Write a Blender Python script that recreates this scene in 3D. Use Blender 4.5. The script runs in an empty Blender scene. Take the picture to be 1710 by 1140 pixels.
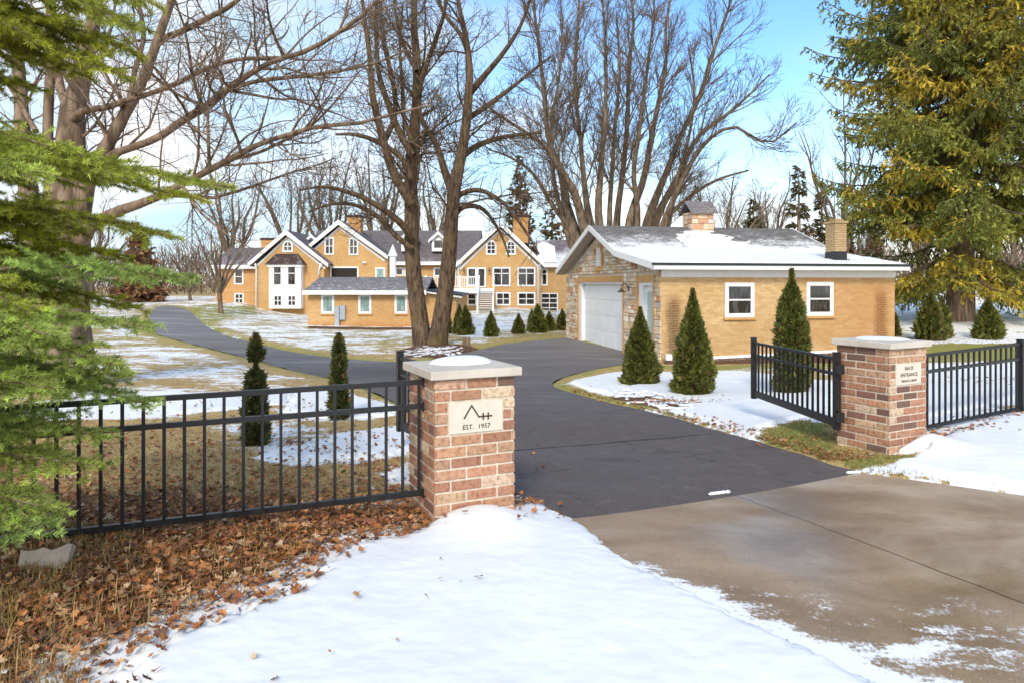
import bpy, math, random
import numpy as np
from mathutils import Vector, Matrix
from mathutils.geometry import delaunay_2d_cdt
R = math.radians
PI = math.pi
random.seed(7)
rng = np.random.default_rng(11)
scene = bpy.context.scene
COL = scene.collection

# ---------------------------------------------------------------- camera, world, sun, exposure
F = 1150.0; CX = 855.0; HZ = 475.0; CAMZ = 1.46
cam_d = bpy.data.cameras.new('camera'); cam = bpy.data.objects.new('camera', cam_d); COL.objects.link(cam)
cam.location = (0, 0, CAMZ); cam.rotation_euler = (R(90), 0, 0)
cam_d.sensor_width = 36; cam_d.lens = 36 * F / 1710; cam_d.shift_y = -(570 - HZ) / 1710
cam_d.clip_start = 0.05; cam_d.clip_end = 2000
scene.camera = cam
SUN_EL, SUN_AZ = 37.0, 186.0      # degrees; azimuth clockwise from +Y
world = bpy.data.worlds.new('World'); scene.world = world; world.use_nodes = True
def build_world():
    nt = world.node_tree; nt.nodes.clear(); N = nt.nodes.new; L = nt.links.new
    out = N('ShaderNodeOutputWorld'); bg = N('ShaderNodeBackground'); bg.inputs[1].default_value = 0.135
    sky = N('ShaderNodeTexSky'); sky.sky_type = 'NISHITA'; sky.sun_disc = False
    sky.sun_elevation = R(SUN_EL); sky.sun_rotation = R(SUN_AZ); sky.air_density = 1.0; sky.dust_density = 0.6; sky.ozone_density = 1.6
    tc = N('ShaderNodeTexCoord'); sep = N('ShaderNodeSeparateXYZ'); L(tc.outputs['Generated'], sep.inputs[0])
    mp = N('ShaderNodeMapping'); mp.inputs['Scale'].default_value = (1.0, 1.0, 2.3); mp.inputs['Location'].default_value = (0.31, 0.2, 0.05)
    L(tc.outputs['Generated'], mp.inputs[0])
    n1 = N('ShaderNodeTexNoise'); n1.inputs['Scale'].default_value = 2.1; n1.inputs['Detail'].default_value = 7; n1.inputs['Roughness'].default_value = 0.55
    n1.inputs['Distortion'].default_value = 0.35; L(mp.outputs[0], n1.inputs['Vector'])
    # cloud cover: thick low down and towards the left, open blue high on the right
    m = N('ShaderNodeMath'); m.operation = 'MULTIPLY_ADD'; L(sep.outputs['Z'], m.inputs[0]); m.inputs[1].default_value = -1.05; L(n1.outputs[0], m.inputs[2])
    m2 = N('ShaderNodeMath'); m2.operation = 'MULTIPLY_ADD'; L(sep.outputs['X'], m2.inputs[0]); m2.inputs[1].default_value = -0.31; L(m.outputs[0], m2.inputs[2])
    m3 = N('ShaderNodeMath'); m3.operation = 'MULTIPLY_ADD'; L(sep.outputs['Y'], m3.inputs[0]); m3.inputs[1].default_value = -0.5; L(m2.outputs[0], m3.inputs[2])  # extra cloud added behind the camera, out of view, for neutral soft light
    r = N('ShaderNodeMapRange'); r.interpolation_type = 'SMOOTHSTEP'; L(m3.outputs[0], r.inputs[0])
    r.inputs[1].default_value = -0.47; r.inputs[2].default_value = -0.02; r.inputs[3].default_value = 0.0; r.inputs[4].default_value = 0.93
    cc = N('ShaderNodeMixRGB'); cc.blend_type = 'MIX'
    n2 = N('ShaderNodeTexNoise'); n2.inputs['Scale'].default_value = 5; n2.inputs['Detail'].default_value = 6; L(mp.outputs[0], n2.inputs['Vector'])
    r2 = N('ShaderNodeMapRange'); L(n2.outputs[0], r2.inputs[0]); r2.inputs[1].default_value = .35; r2.inputs[2].default_value = .65
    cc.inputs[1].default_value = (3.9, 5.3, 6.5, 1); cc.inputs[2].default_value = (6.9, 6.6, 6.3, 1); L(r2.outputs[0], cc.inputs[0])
    # unseen clouds behind the camera, added and brightened to soften the lighting
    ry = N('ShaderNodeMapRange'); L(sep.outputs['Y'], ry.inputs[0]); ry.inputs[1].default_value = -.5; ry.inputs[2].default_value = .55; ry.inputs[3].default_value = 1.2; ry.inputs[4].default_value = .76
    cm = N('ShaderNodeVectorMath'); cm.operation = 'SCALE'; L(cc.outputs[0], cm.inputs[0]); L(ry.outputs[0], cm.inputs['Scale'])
    hs = N('ShaderNodeHueSaturation'); hs.inputs['Saturation'].default_value = 1.22; hs.inputs['Value'].default_value = 1.35; L(sky.outputs[0], hs.inputs['Color'])
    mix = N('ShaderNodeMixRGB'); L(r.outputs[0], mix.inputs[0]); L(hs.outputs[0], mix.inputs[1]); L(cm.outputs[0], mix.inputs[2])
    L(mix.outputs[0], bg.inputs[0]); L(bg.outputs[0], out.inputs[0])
build_world()
sd = bpy.data.lights.new('sun', 'SUN'); sd.energy = 1.6; sd.angle = R(12); sd.color = (1.0, 0.92, 0.80)
sun = bpy.data.objects.new('sun', sd); COL.objects.link(sun)
_d = Vector((math.sin(R(SUN_AZ)) * math.cos(R(SUN_EL)), math.cos(R(SUN_AZ)) * math.cos(R(SUN_EL)), math.sin(R(SUN_EL))))
sun.rotation_euler = _d.to_track_quat('Z', 'Y').to_euler(); sun.location = (0, -10, 30)
scene.view_settings.view_transform = 'Standard'; scene.view_settings.look = 'None'
scene.view_settings.exposure = 0.74; scene.view_settings.gamma = 1.0

# ---------------------------------------------------------------- helpers: object bookkeeping
def thing(name, label, cat, loc=(0, 0, 0), rz=0.0, group=None):
    o = bpy.data.objects.new(name, None); COL.objects.link(o); o.location = loc; o.rotation_euler = (0, 0, rz)
    o.empty_display_size = 0.2
    o['label'] = label; o['category'] = cat
    if group: o['group'] = group
    return o
def tag(o, label, cat, group=None, kind=None):
    o['label'] = label; o['category'] = cat
    if group: o['group'] = group
    if kind: o['kind'] = kind
    return o
def structure(o):
    o['kind'] = 'structure'; return o
def dup(root, loc, rz=None, scale=None, label=None, group=None):
    r = root.copy(); COL.objects.link(r); r.location = loc
    if rz is not None: r.rotation_euler = (0, 0, rz)
    if scale is not None: r.scale = scale
    if label: r['label'] = label
    if group: r['group'] = group
    for ch in list(root.children):
        c = ch.copy(); COL.objects.link(c); c.parent = r
        for g in list(ch.children):
            d = g.copy(); COL.objects.link(d); d.parent = c
    return r
def relabel(o, label, cat=None):
    o['label'] = label
    return o

class MB:
    """collects simple shapes; build() links them as one mesh object"""
    def __init__(s, M=None): s.v = []; s.f = []; s.c = []; s.M = M; s.col = (1, 1, 1, 1)
    def add(s, vs, fs):
        n = len(s.v)
        for p in vs:
            p = Vector(p)
            if s.M is not None: p = s.M @ p
            s.v.append(tuple(p)); s.c.append(s.col)
        s.f += [tuple(i + n for i in f) for f in fs]
        return s
    def box(s, x0, x1, y0, y1, z0, z1, b=0.0):
        if b <= 0:
            return s.add([(x0,y0,z0),(x1,y0,z0),(x1,y1,z0),(x0,y1,z0),(x0,y0,z1),(x1,y0,z1),(x1,y1,z1),(x0,y1,z1)],
                  [(0,3,2,1),(4,5,6,7),(0,1,5,4),(1,2,6,5),(2,3,7,6),(3,0,4,7)])
        # chamfered box: 24 vertices
        vs = []; idx = {}
        X = (x0, x1); Y = (y0, y1); Z = (z0, z1)
        for i in (0, 1):
            for j in (0, 1):
                for k in (0, 1):
                    sx, sy, sz = (1 if i == 0 else -1), (1 if j == 0 else -1), (1 if k == 0 else -1)
                    idx[(i,j,k,'x')] = len(vs); vs.append((X[i], Y[j] + sy*b, Z[k] + sz*b))
                    idx[(i,j,k,'y')] = len(vs); vs.append((X[i] + sx*b, Y[j], Z[k] + sz*b))
                    idx[(i,j,k,'z')] = len(vs); vs.append((X[i] + sx*b, Y[j] + sy*b, Z[k]))
        g = lambda *a: idx[a]
        fs = []
        fs += [(g(0,0,0,'x'), g(0,0,1,'x'), g(0,1,1,'x'), g(0,1,0,'x')), (g(1,0,0,'x'), g(1,1,0,'x'), g(1,1,1,'x'), g(1,0,1,'x'))]
        fs += [(g(0,0,0,'y'), g(1,0,0,'y'), g(1,0,1,'y'), g(0,0,1,'y')), (g(0,1,0,'y'), g(0,1,1,'y'), g(1,1,1,'y'), g(1,1,0,'y'))]
        fs += [(g(0,0,0,'z'), g(0,1,0,'z'), g(1,1,0,'z'), g(1,0,0,'z')), (g(0,0,1,'z'), g(1,0,1,'z'), g(1,1,1,'z'), g(0,1,1,'z'))]
        for i in (0,1):
            for j in (0,1): fs.append((g(i,j,0,'x'), g(i,j,0,'y'), g(i,j,1,'y'), g(i,j,1,'x')))
            for k in (0,1): fs.append((g(i,0,k,'x'), g(i,0,k,'z'), g(i,1,k,'z'), g(i,1,k,'x')))
        for j in (0,1):
            for k in (0,1): fs.append((g(0,j,k,'y'), g(0,j,k,'z'), g(1,j,k,'z'), g(1,j,k,'y')))
        for i in (0,1):
            for j in (0,1):
                for k in (0,1): fs.append((g(i,j,k,'x'), g(i,j,k,'y'), g(i,j,k,'z')))
        return s.add(vs, fs)
    def prism(s, poly, y0, y1):
        """polygon in the x,z plane extruded along y"""
        n = len(poly)
        vs = [(p[0], y0, p[1]) for p in poly] + [(p[0], y1, p[1]) for p in poly]
        fs = [tuple(range(n)), tuple(range(2*n - 1, n - 1, -1))] + [(i, i + n, (i+1) % n + n, (i+1) % n) for i in range(n)]
        return s.add(vs, fs)
    def prism_x(s, poly, x0, x1):
        """polygon in the y,z plane extruded along x"""
        n = len(poly)
        vs = [(x0, p[0], p[1]) for p in poly] + [(x1, p[0], p[1]) for p in poly]
        fs = [tuple(range(n)), tuple(range(2*n - 1, n - 1, -1))] + [(i, (i+1) % n, (i+1) % n + n, i + n) for i in range(n)]
        return s.add(vs, fs)
    def bar(s, a, b, w, h, up=(0, 0, 1)):
        a = Vector(a); b = Vector(b); t = (b - a).normalized(); upv = Vector(up)
        if abs(t.dot(upv)) > .95: upv = Vector((0, 1, 0))
        sd_ = t.cross(upv).normalized(); u = sd_.cross(t)
        vs = []
        for p in (a, b):
            for sx, sz in ((-1,-1),(1,-1),(1,1),(-1,1)): vs.append(p + sd_*sx*w/2 + u*sz*h/2)
        return s.add(vs, [(0,1,2,3),(7,6,5,4),(0,4,5,1),(1,5,6,2),(2,6,7,3),(3,7,4,0)])
    def tube(s, pts, rad, k=10, cap=True):
        pts = [Vector(p) for p in pts]; n = len(pts); rad = rad if hasattr(rad, '__len__') else [rad]*n
        vs = []; ref = Vector((0.13, 0.21, 1))
        for i, p in enumerate(pts):
            t = (pts[min(i+1, n-1)] - pts[max(i-1, 0)]).normalized()
            rf = ref if abs(t.dot(ref.normalized())) < .9 else Vector((1, 0.2, 0))
            a = t.cross(rf).normalized(); b = t.cross(a)
            for j in range(k):
                q = 2*PI*j/k; vs.append(p + (a*math.cos(q) + b*math.sin(q))*rad[i])
        fs = [(i*k+j, i*k+(j+1) % k, (i+1)*k+(j+1) % k, (i+1)*k+j) for i in range(n-1) for j in range(k)]
        if cap: fs += [tuple(range(k)), tuple(range(n*k-1, (n-1)*k-1, -1))]
        return s.add(vs, fs)
    def build(s, name, mat, parent=None, smooth=False, color=False):
        me = bpy.data.meshes.new(name); me.from_pydata(s.v, [], s.f); me.update()
        import bmesh
        bm = bmesh.new(); bm.from_mesh(me); bmesh.ops.recalc_face_normals(bm, faces=bm.faces); bm.to_mesh(me); bm.free()
        if color:
            at = me.color_attributes.new('Col', 'FLOAT_COLOR', 'POINT')
            at.data.foreach_set('color', np.array(s.c, dtype=np.float32).ravel())
        me.materials.append(mat)
        if smooth: me.polygons.foreach_set('use_smooth', [True]*len(me.polygons))
        o = bpy.data.objects.new(name, me); COL.objects.link(o)
        if parent is not None: o.parent = parent
        return o
def np_mesh(name, V, Fa, mat, parent=None, smooth=False, attrs=None, col=None):
    """V (n,3), Fa (m,k) with k 3 or 4"""
    me = bpy.data.meshes.new(name); V = np.ascontiguousarray(V, dtype=np.float32); Fa = np.ascontiguousarray(Fa, dtype=np.int32)
    m, k = Fa.shape
    me.vertices.add(len(V)); me.vertices.foreach_set('co', V.ravel())
    me.loops.add(m*k); me.loops.foreach_set('vertex_index', Fa.ravel())
    me.polygons.add(m); me.polygons.foreach_set('loop_start', np.arange(0, m*k, k, dtype=np.int32))
    me.update(calc_edges=True)
    me.polygons.foreach_set('use_smooth', np.full(m, smooth))
    if attrs:
        for nm, arr in attrs.items():
            at = me.attributes.new(nm, 'FLOAT', 'POINT'); at.data.foreach_set('value', np.asarray(arr, dtype=np.float32).ravel())
    if col is not None:
        at = me.color_attributes.new('Col', 'FLOAT_COLOR', 'POINT')
        c4 = np.ones((len(V), 4), dtype=np.float32); c4[:, :3] = col; at.data.foreach_set('color', c4.ravel())
    me.materials.append(mat); me.validate()
    o = bpy.data.objects.new(name, me); COL.objects.link(o)
    if parent is not None: o.parent = parent
    return o

# ---------------------------------------------------------------- numpy noise
_G = np.random.default_rng(5).uniform(0, 2*PI, (256, 256)); _GX = np.cos(_G); _GY = np.sin(_G)
def perlin(x, y):
    xi = np.floor(x).astype(int); yi = np.floor(y).astype(int); fx = x - xi; fy = y - yi
    def g(i, j, dx, dy):
        a = (xi + i) & 255; b = (yi + j) & 255; return _GX[a, b]*dx + _GY[a, b]*dy
    u = fx*fx*fx*(fx*(fx*6 - 15) + 10); v = fy*fy*fy*(fy*(fy*6 - 15) + 10)
    n0 = g(0,0,fx,fy)*(1-u) + g(1,0,fx-1,fy)*u; n1 = g(0,1,fx,fy-1)*(1-u) + g(1,1,fx-1,fy-1)*u
    return (n0*(1-v) + n1*v)*1.5
def fbm(x, y, o=4, g=0.5):
    a = 1.0; t = 0; s = 0; x = np.asarray(x, float); y = np.asarray(y, float)
    for i in range(o):
        t = t + a*perlin(x*2**i + 17.3*i, y*2**i - 9.1*i); s += a; a *= g
    return t/s

# ---------------------------------------------------------------- terrain height
def ray(u, v, Y): return ((u - CX)/F*Y, Y, CAMZ - (v - HZ)/F*Y)
_cp = [(0,0,0),(-3,0,.06),(3,0,-.1),(-2,2.5,.06),(0,2.5,0),(2.5,2.5,-.09),(-3,3.5,.1),(-1.6,3.8,.06),(-.4,4.1,0),(.35,4.42,-.05),(2.83,5.62,-.09),(3.39,6.18,-.08),
       (3.9,6.9,-.05),(5.7,7.7,.03),(8,9,.05),(3.68,4.95,-.06),(6,4,0.0),(11.1,19.9,-.42),(0,-25,0),(-30,-20,0),(30,-20,0),(-60,80,0),(0,120,-.4),(60,95,1.3),
       (-130,150,0),(130,150,1.2),(-40,30,.1),(40,30,.5),(0,320,0),(-300,300,0),(300,300,1),(-300,0,0),(300,0,0),(4,25,-.65),(8,26,-.6)]
_px = [(427,747,-.1),(565,705,-.2),(860,700,-.2),(920,640,-.4),(1070,645,-.4),(1155,667,-.35),(1325,662,-.25),(1200,722,-.2),(945,563,-.66),(1041,586,-.65),(1104,606,-.64),
       (1555,568,-.3),(1650,566,-.3),(1600,535,.1),(1600,490,.65),(1510,492,.6),(200,640,-.2),(60,650,-.1),(150,600,-.35),(300,575,-.6),(450,590,-.65),(560,620,-.5),
       (660,640,-.4),(715,577,-.65),(500,560,-.8),(400,540,-.75),(340,530,-.6),(290,512,-.3),(400,508,-.26),(450,519,-.84),(850,514,-.58),(935,522,-.9),(640,547,-1.0),(760,540,-.95)]
for u, v, z in _px:
    Y = (CAMZ - z)*F/(v - HZ); _cp.append(((u - CX)/F*Y, Y, z))
_cp = np.array(_cp, float)
def _w(x, y): return np.arcsinh(np.asarray(x)/6.0), np.arcsinh(np.asarray(y)/6.0)
_wx, _wy = _w(_cp[:, 0], _cp[:, 1])
def _k(dx, dy): return -np.sqrt(dx*dx + dy*dy + 0.02)
_A = _k(_wx[:, None] - _wx[None], _wy[:, None] - _wy[None]); _NC = len(_cp)
_K = np.zeros((_NC+1, _NC+1)); _K[:_NC, :_NC] = _A - np.eye(_NC)*0.0; _K[:_NC, _NC] = 1; _K[_NC, :_NC] = 1
_K[:_NC, :_NC] += np.eye(_NC)*0.003
_sol = np.linalg.solve(_K, np.append(_cp[:, 2], 0))
def H(x, y):
    x = np.asarray(x, float); y = np.asarray(y, float); sh = x.shape; wx, wy = _w(x.ravel(), y.ravel())
    out = np.full(wx.shape, _sol[_NC])
    for i in range(_NC): out += _sol[i]*_k(wx - _wx[i], wy - _wy[i])
    return out.reshape(sh)
_Ys = np.geomspace(1.0, 250, 900)
def hit(u, v):
    """the point where a line of sight meets the ground"""
    z = CAMZ - (v - HZ)/F*_Ys; h = H((u - CX)/F*_Ys, _Ys); k = np.where(z < h)[0]
    i = k[0] if len(k) else len(_Ys) - 1
    Y = _Ys[i]
    if i > 0 and len(k):
        a = z[i-1] - h[i-1]; b = h[i] - z[i]; Y = _Ys[i-1] + (_Ys[i] - _Ys[i-1])*a/(a + b)
    return ((u - CX)/F*Y, Y)
def hits(L): return np.array([hit(u, v) for u, v in L])
def sdist(poly, x, y):
    """signed distance to polygon, negative inside"""
    x = x.ravel(); y = y.ravel(); n = len(poly); d2 = np.full(x.shape, 1e18); ins = np.zeros(x.shape, bool)
    for i in range(n):
        ax, ay = poly[i]; bx, by = poly[(i+1) % n]; ex, ey = bx-ax, by-ay; l = ex*ex + ey*ey + 1e-12
        t = np.clip(((x-ax)*ex + (y-ay)*ey)/l, 0, 1); dx = x-ax-t*ex; dy = y-ay-t*ey; d2 = np.minimum(d2, dx*dx + dy*dy)
        c = (ay > y) != (by > y)
        with np.errstate(divide='ignore', invalid='ignore'): xi = (bx-ax)*(y-ay)/(by-ay) + ax
        ins ^= c & (x < xi)
    d = np.sqrt(d2); return np.where(ins, -d, d)
def smooth_poly(P, sub=6, closed=True):
    P = np.asarray(P, float); n = len(P); out = []
    rngi = range(n) if closed else range(n-1)
    for i in rngi:
        if closed: p0, p1, p2, p3 = P[i-1], P[i], P[(i+1) % n], P[(i+2) % n]
        else: p0, p1, p2, p3 = P[max(i-1,0)], P[i], P[i+1], P[min(i+2,n-1)]
        for t in np.arange(sub)/sub:
            out.append(.5*((2*p1) + (-p0+p2)*t + (2*p0-5*p1+4*p2-p3)*t*t + (-p0+3*p1-3*p2+p3)*t**3))
    if not closed: out.append(P[-1])
    return np.array(out)

# ---------------------------------------------------------------- materials
class NM:
    def __init__(s, name):
        s.m = bpy.data.materials.new(name); s.m.use_nodes = True; s.t = s.m.node_tree; s.t.nodes.clear()
        s.out = s.N('ShaderNodeOutputMaterial'); s.b = s.N('ShaderNodeBsdfPrincipled'); s.L(s.b.outputs[0], s.out.inputs[0])
        s.tc = s.N('ShaderNodeTexCoord'); s.obj = s.tc.outputs['Object']
    def N(s, t): return s.t.nodes.new(t)
    def L(s, a, b): s.t.links.new(a, b)
    def setin(s, sock, v):
        if isinstance(v, bpy.types.NodeSocket): s.L(v, sock)
        elif isinstance(v, (tuple, list)): sock.default_value = (*v, 1) if (len(v) == 3 and sock.type == 'RGBA') else v
        else: sock.default_value = v
    def noise(s, scale, detail=4, rough=.55, vec=None, stretch=None, dist=0, color=False):
        n = s.N('ShaderNodeTexNoise'); n.inputs['Scale'].default_value = scale; n.inputs['Detail'].default_value = detail; n.inputs['Roughness'].default_value = rough; n.inputs['Distortion'].default_value = dist
        v = vec or s.obj
        if stretch:
            m = s.N('ShaderNodeMapping'); m.inputs['Scale'].default_value = stretch; s.L(v, m.inputs[0]); v = m.outputs[0]
        s.L(v, n.inputs['Vector']); return n.outputs[1 if color else 0]
    def math(s, op, a, b=0.0, c=0.0, clamp=False):
        n = s.N('ShaderNodeMath'); n.operation = op; n.use_clamp = clamp
        for i, q in enumerate((a, b, c)): s.setin(n.inputs[i], q)
        return n.outputs[0]
    def ramp(s, v, a, b, lo=0.0, hi=1.0, smooth=True):
        n = s.N('ShaderNodeMapRange'); n.interpolation_type = 'SMOOTHSTEP' if smooth else 'LINEAR'; n.clamp = True
        for i, q in enumerate((v, a, b, lo, hi)): s.setin(n.inputs[i], q)
        return n.outputs[0]
    def mix(s, f, a, b, mode='MIX'):
        n = s.N('ShaderNodeMixRGB'); n.blend_type = mode
        for i, q in enumerate((f, a, b)): s.setin(n.inputs[i], q)
        return n.outputs[0]
    def attr(s, name, out='Fac'):
        n = s.N('ShaderNodeAttribute'); n.attribute_name = name; return n.outputs[out]
    def bump(s, h, strength=.5, dist=.01, nrm=None):
        n = s.N('ShaderNodeBump'); n.inputs['Strength'].default_value = strength; n.inputs['Distance'].default_value = dist; s.L(h, n.inputs['Height'])
        if nrm is not None: s.L(nrm, n.inputs['Normal'])
        return n.outputs[0]
    def done(s, col=None, rough=None, nrm=None, spec=None, metal=None):
        if col is not None: s.setin(s.b.inputs['Base Color'], col)
        if rough is not None: s.setin(s.b.inputs['Roughness'], rough)
        if nrm is not None: s.L(nrm, s.b.inputs['Normal'])
        if spec is not None: s.setin(s.b.inputs['Specular IOR Level'], spec)
        if metal is not None: s.setin(s.b.inputs['Metallic'], metal)
        return s.m

def simple(name, col, rough=.6, var=.12, scale=6, bumps=0.1, spec=.4, metal=0.0, stretch=None):
    m = NM(name); n = m.noise(scale, 6, .6, stretch=stretch); f = m.ramp(n, .3, .7)
    c = m.mix(f, tuple(x*(1-var) for x in col), tuple(min(1, x*(1+var)) for x in col))
    r = m.ramp(n, .3, .7, max(0, rough-.08), min(1, rough+.08))
    return m.done(c, r, m.bump(m.noise(scale*6, 4), bumps, .003), spec, metal)

def brick_mat(name, c1, c2, mortar, bw=.203, bh=.0677, stain=None, joint=.006, mort_str=1.0, bump=.5):
    m = NM(name); sx = m.N('ShaderNodeSeparateXYZ'); m.L(m.obj, sx.inputs[0])
    h = m.math('ADD', sx.outputs[0], sx.outputs[1]); cmb = m.N('ShaderNodeCombineXYZ'); m.L(h, cmb.inputs[0]); m.L(sx.outputs[2], cmb.inputs[1])
    b = m.N('ShaderNodeTexBrick'); m.L(cmb.outputs[0], b.inputs['Vector']); b.inputs['Scale'].default_value = 1
    b.inputs['Brick Width'].default_value = bw; b.inputs['Row Height'].default_value = bh; b.inputs['Mortar Size'].default_value = joint
    b.inputs['Mortar Smooth'].default_value = .3; b.inputs['Bias'].default_value = -.1
    b.inputs['Color1'].default_value = (*c1, 1); b.inputs['Color2'].default_value = (*c2, 1); b.inputs['Mortar'].default_value = (*mortar, 1)
    big = m.ramp(m.noise(.7, 5, .6), .35, .65); c = m.mix(m.math('MULTIPLY', big, .5), b.outputs[0], tuple(x*y for x, y in zip(c1, (.86, .78, .66))))
    c = m.mix(m.ramp(m.noise(9, 5, .7), .45, .75, 0, .25), c, tuple(x*.62 for x in c1))
    if stain:   # weathered, dark-stained bricks in places; each place: (s centre, half width, z low, z high, strength)
        for s0, hw, z0, z1, st, sc in stain:
            d = m.math('ABSOLUTE', m.math('SUBTRACT', h, s0)); nn = m.noise(3.5, 5, .6)
            dd = m.math('ADD', m.math('DIVIDE', d, hw), m.math('MULTIPLY', m.math('SUBTRACT', nn, .5), 1.4))
            f = m.ramp(dd, 1.5, .2)
            f = m.math('MULTIPLY', f, m.math('MULTIPLY', m.ramp(sx.outputs[2], z0-.15, z0+.1), m.ramp(sx.outputs[2], z1+.25, z1-.25)))
            f = m.math('MULTIPLY', f, st)
            f = m.math('MULTIPLY', f, m.math('SUBTRACT', 1.0, m.math('MULTIPLY', b.outputs[1], .75)))
            c = m.mix(f, c, sc)
    hh = m.math('SUBTRACT', m.math('MULTIPLY', m.noise(60, 4), .25), b.outputs[1])
    return m.done(c, .85, m.bump(hh, bump, .006), .2)

def shingle_mat(name, c1, c2, snow=0.0, zlo=0, zhi=1, axis=2, rows=.14, sn_scale=1.6, streak=(1,1,1)):
    """asphalt shingles in object coordinates, with patches of snow lying on them"""
    m = NM(name); sx = m.N('ShaderNodeSeparateXYZ'); m.L(m.obj, sx.inputs[0])
    cmb = m.N('ShaderNodeCombineXYZ'); m.L(m.math('ADD', sx.outputs[0], m.math('MULTIPLY', sx.outputs[1], .02)), cmb.inputs[0])
    m.L(m.math('MULTIPLY', sx.outputs[2], 2.4), cmb.inputs[1])
    b = m.N('ShaderNodeTexBrick'); m.L(cmb.outputs[0], b.inputs['Vector']); b.inputs['Scale'].default_value = 1
    b.inputs['Brick Width'].default_value = .3; b.inputs['Row Height'].default_value = rows; b.inputs['Mortar Size'].default_value = .012; b.inputs['Bias'].default_value = 0
    b.inputs['Color1'].default_value = (*c1, 1); b.inputs['Color2'].default_value = (*c2, 1); b.inputs['Mortar'].default_value = tuple(x*.35 for x in c1) + (1,)
    c = m.mix(m.ramp(m.noise(40, 3), .3, .7, 0, .4), b.outputs[0], tuple(x*.6 for x in c1))
    rough = .9
    if snow > 0:
        g = m.ramp(sx.outputs[axis], zhi, zlo, 0, 1, smooth=False)
        n = m.math('ADD', m.math('MULTIPLY', m.noise(sn_scale, 5, .65, stretch=streak), .75), m.math('MULTIPLY', m.noise(14, 4, .7), .25))
        f = m.math('ADD', n, m.math('MULTIPLY', g, .5))
        f = m.math('SUBTRACT', f, m.math('MULTIPLY', b.outputs[1], .06))
        f = m.math('ADD', f, m.math('MULTIPLY', m.math('SUBTRACT', m.noise(34, 4, .8, stretch=(.5, .5, 1.5)), .5), .5)); f = m.ramp(f, .90 - snow, 1.22 - snow)
        c = m.mix(f, c, (.86, .85, .84))
    return m.done(c, rough, m.bump(m.math('SUBTRACT', 1.0, b.outputs[1]), .4, .01), .2)

def snow_mat():
    m = NM('snow'); n = m.noise(3, 6, .6)
    c = m.mix(m.ramp(n, .3, .7), (.78, .77, .755), (.84, .83, .815))
    nr = m.bump(m.noise(90, 3), .12, .003); nr = m.bump(m.noise(9, 5, .6), .22, .02, nr)
    m.b.inputs['Subsurface Weight'].default_value = 0.0
    return m.done(c, .62, nr, .25)
SNOW = snow_mat()

def ground_mat():
    """dormant lawn, leaf litter and snow, told apart by attributes on the sheet"""
    m = NM('lawn'); o = m.obj
    fine = m.noise(38, 5, .7); mid = m.noise(5, 5, .6); big = m.noise(.7, 4, .5); vf = m.noise(140, 3, .6)
    dry = m.mix(m.ramp(fine, .3, .7), (.30, .19, .07), (.60, .43, .19)); dry = m.mix(m.ramp(mid, .45, .7, 0, .6), dry, (.30, .15, .055))
    grn = m.mix(m.ramp(fine, .3, .7), (.15, .155, .03), (.40, .36, .10)); grn = m.mix(m.ramp(mid, .5, .7, 0, .6), grn, (.33, .24, .09))
    lf = m.N('ShaderNodeTexVoronoi'); lf.inputs['Scale'].default_value = 16; m.L(o, lf.inputs['Vector'])
    lr = m.N('ShaderNodeValToRGB'); e = lr.color_ramp.elements; e[0].color = (.10, .035, .012, 1); e[1].color = (.42, .20, .08, 1)
    x = lr.color_ramp.elements.new(.5); x.color = (.26, .09, .025, 1)
    sp = m.N('ShaderNodeSeparateColor'); m.L(lf.outputs['Color'], sp.inputs[0]); m.L(sp.outputs[0], lr.inputs[0])
    leaf = m.mix(m.ramp(fine, .3, .7, 0, .5), lr.outputs[0], (.08, .035, .015))
    c = m.mix(m.ramp(m.math('ADD', m.attr('green'), m.math('MULTIPLY', m.math('SUBTRACT', mid, .5), .9)), .4, .6), dry, grn)
    c = m.mix(m.ramp(m.math('ADD', m.attr('leaf'), m.math('MULTIPLY', m.math('SUBTRACT', fine, .5), 1.2)), .4, .6), c, leaf)
    soil = m.ramp(m.math('ADD', m.attr('mulch'), m.math('MULTIPLY', m.math('SUBTRACT', fine, .5), .8)), .4, .6)
    c = m.mix(soil, c, m.mix(m.ramp(vf, .35, .65), (.05, .022, .012), (.19, .10, .06)))
    # snow: crisp patches where the noise falls under the local cover; streaks run along the slope
    n = m.math('ADD', m.math('MULTIPLY', m.noise(3.2, 6, .72, stretch=(1, 1.0, 1)), .6), m.math('MULTIPLY', m.noise(13, 5, .75, stretch=(.8, 1.3, 1)), .4))
    n = m.math('ADD', m.math('MULTIPLY_ADD', n, 2.3, -.65), m.math('MULTIPLY', m.math('SUBTRACT', big, .5), 1.1))
    f = m.ramp(m.math('SUBTRACT', m.attr('snow'), n), -.05, .09)
    vein = m.ramp(m.noise(30, 4, .7, stretch=(.7, 1.2, 1)), .60, .75, 0, .35)
    f = m.math('MULTIPLY', f, m.math('SUBTRACT', 1.0, m.math('MULTIPLY', vein, m.ramp(m.attr('snow'), 1.0, .8))))
    c = m.mix(f, c, (.86, .85, .835))
    r = m.math('SUBTRACT', .95, m.math('MULTIPLY', f, .3))
    hh = m.math('ADD', m.math('MULTIPLY', fine, .5), m.math('MULTIPLY', f, .8))
    return m.done(c, r, m.bump(hh, .4, .012), .15)

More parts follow.
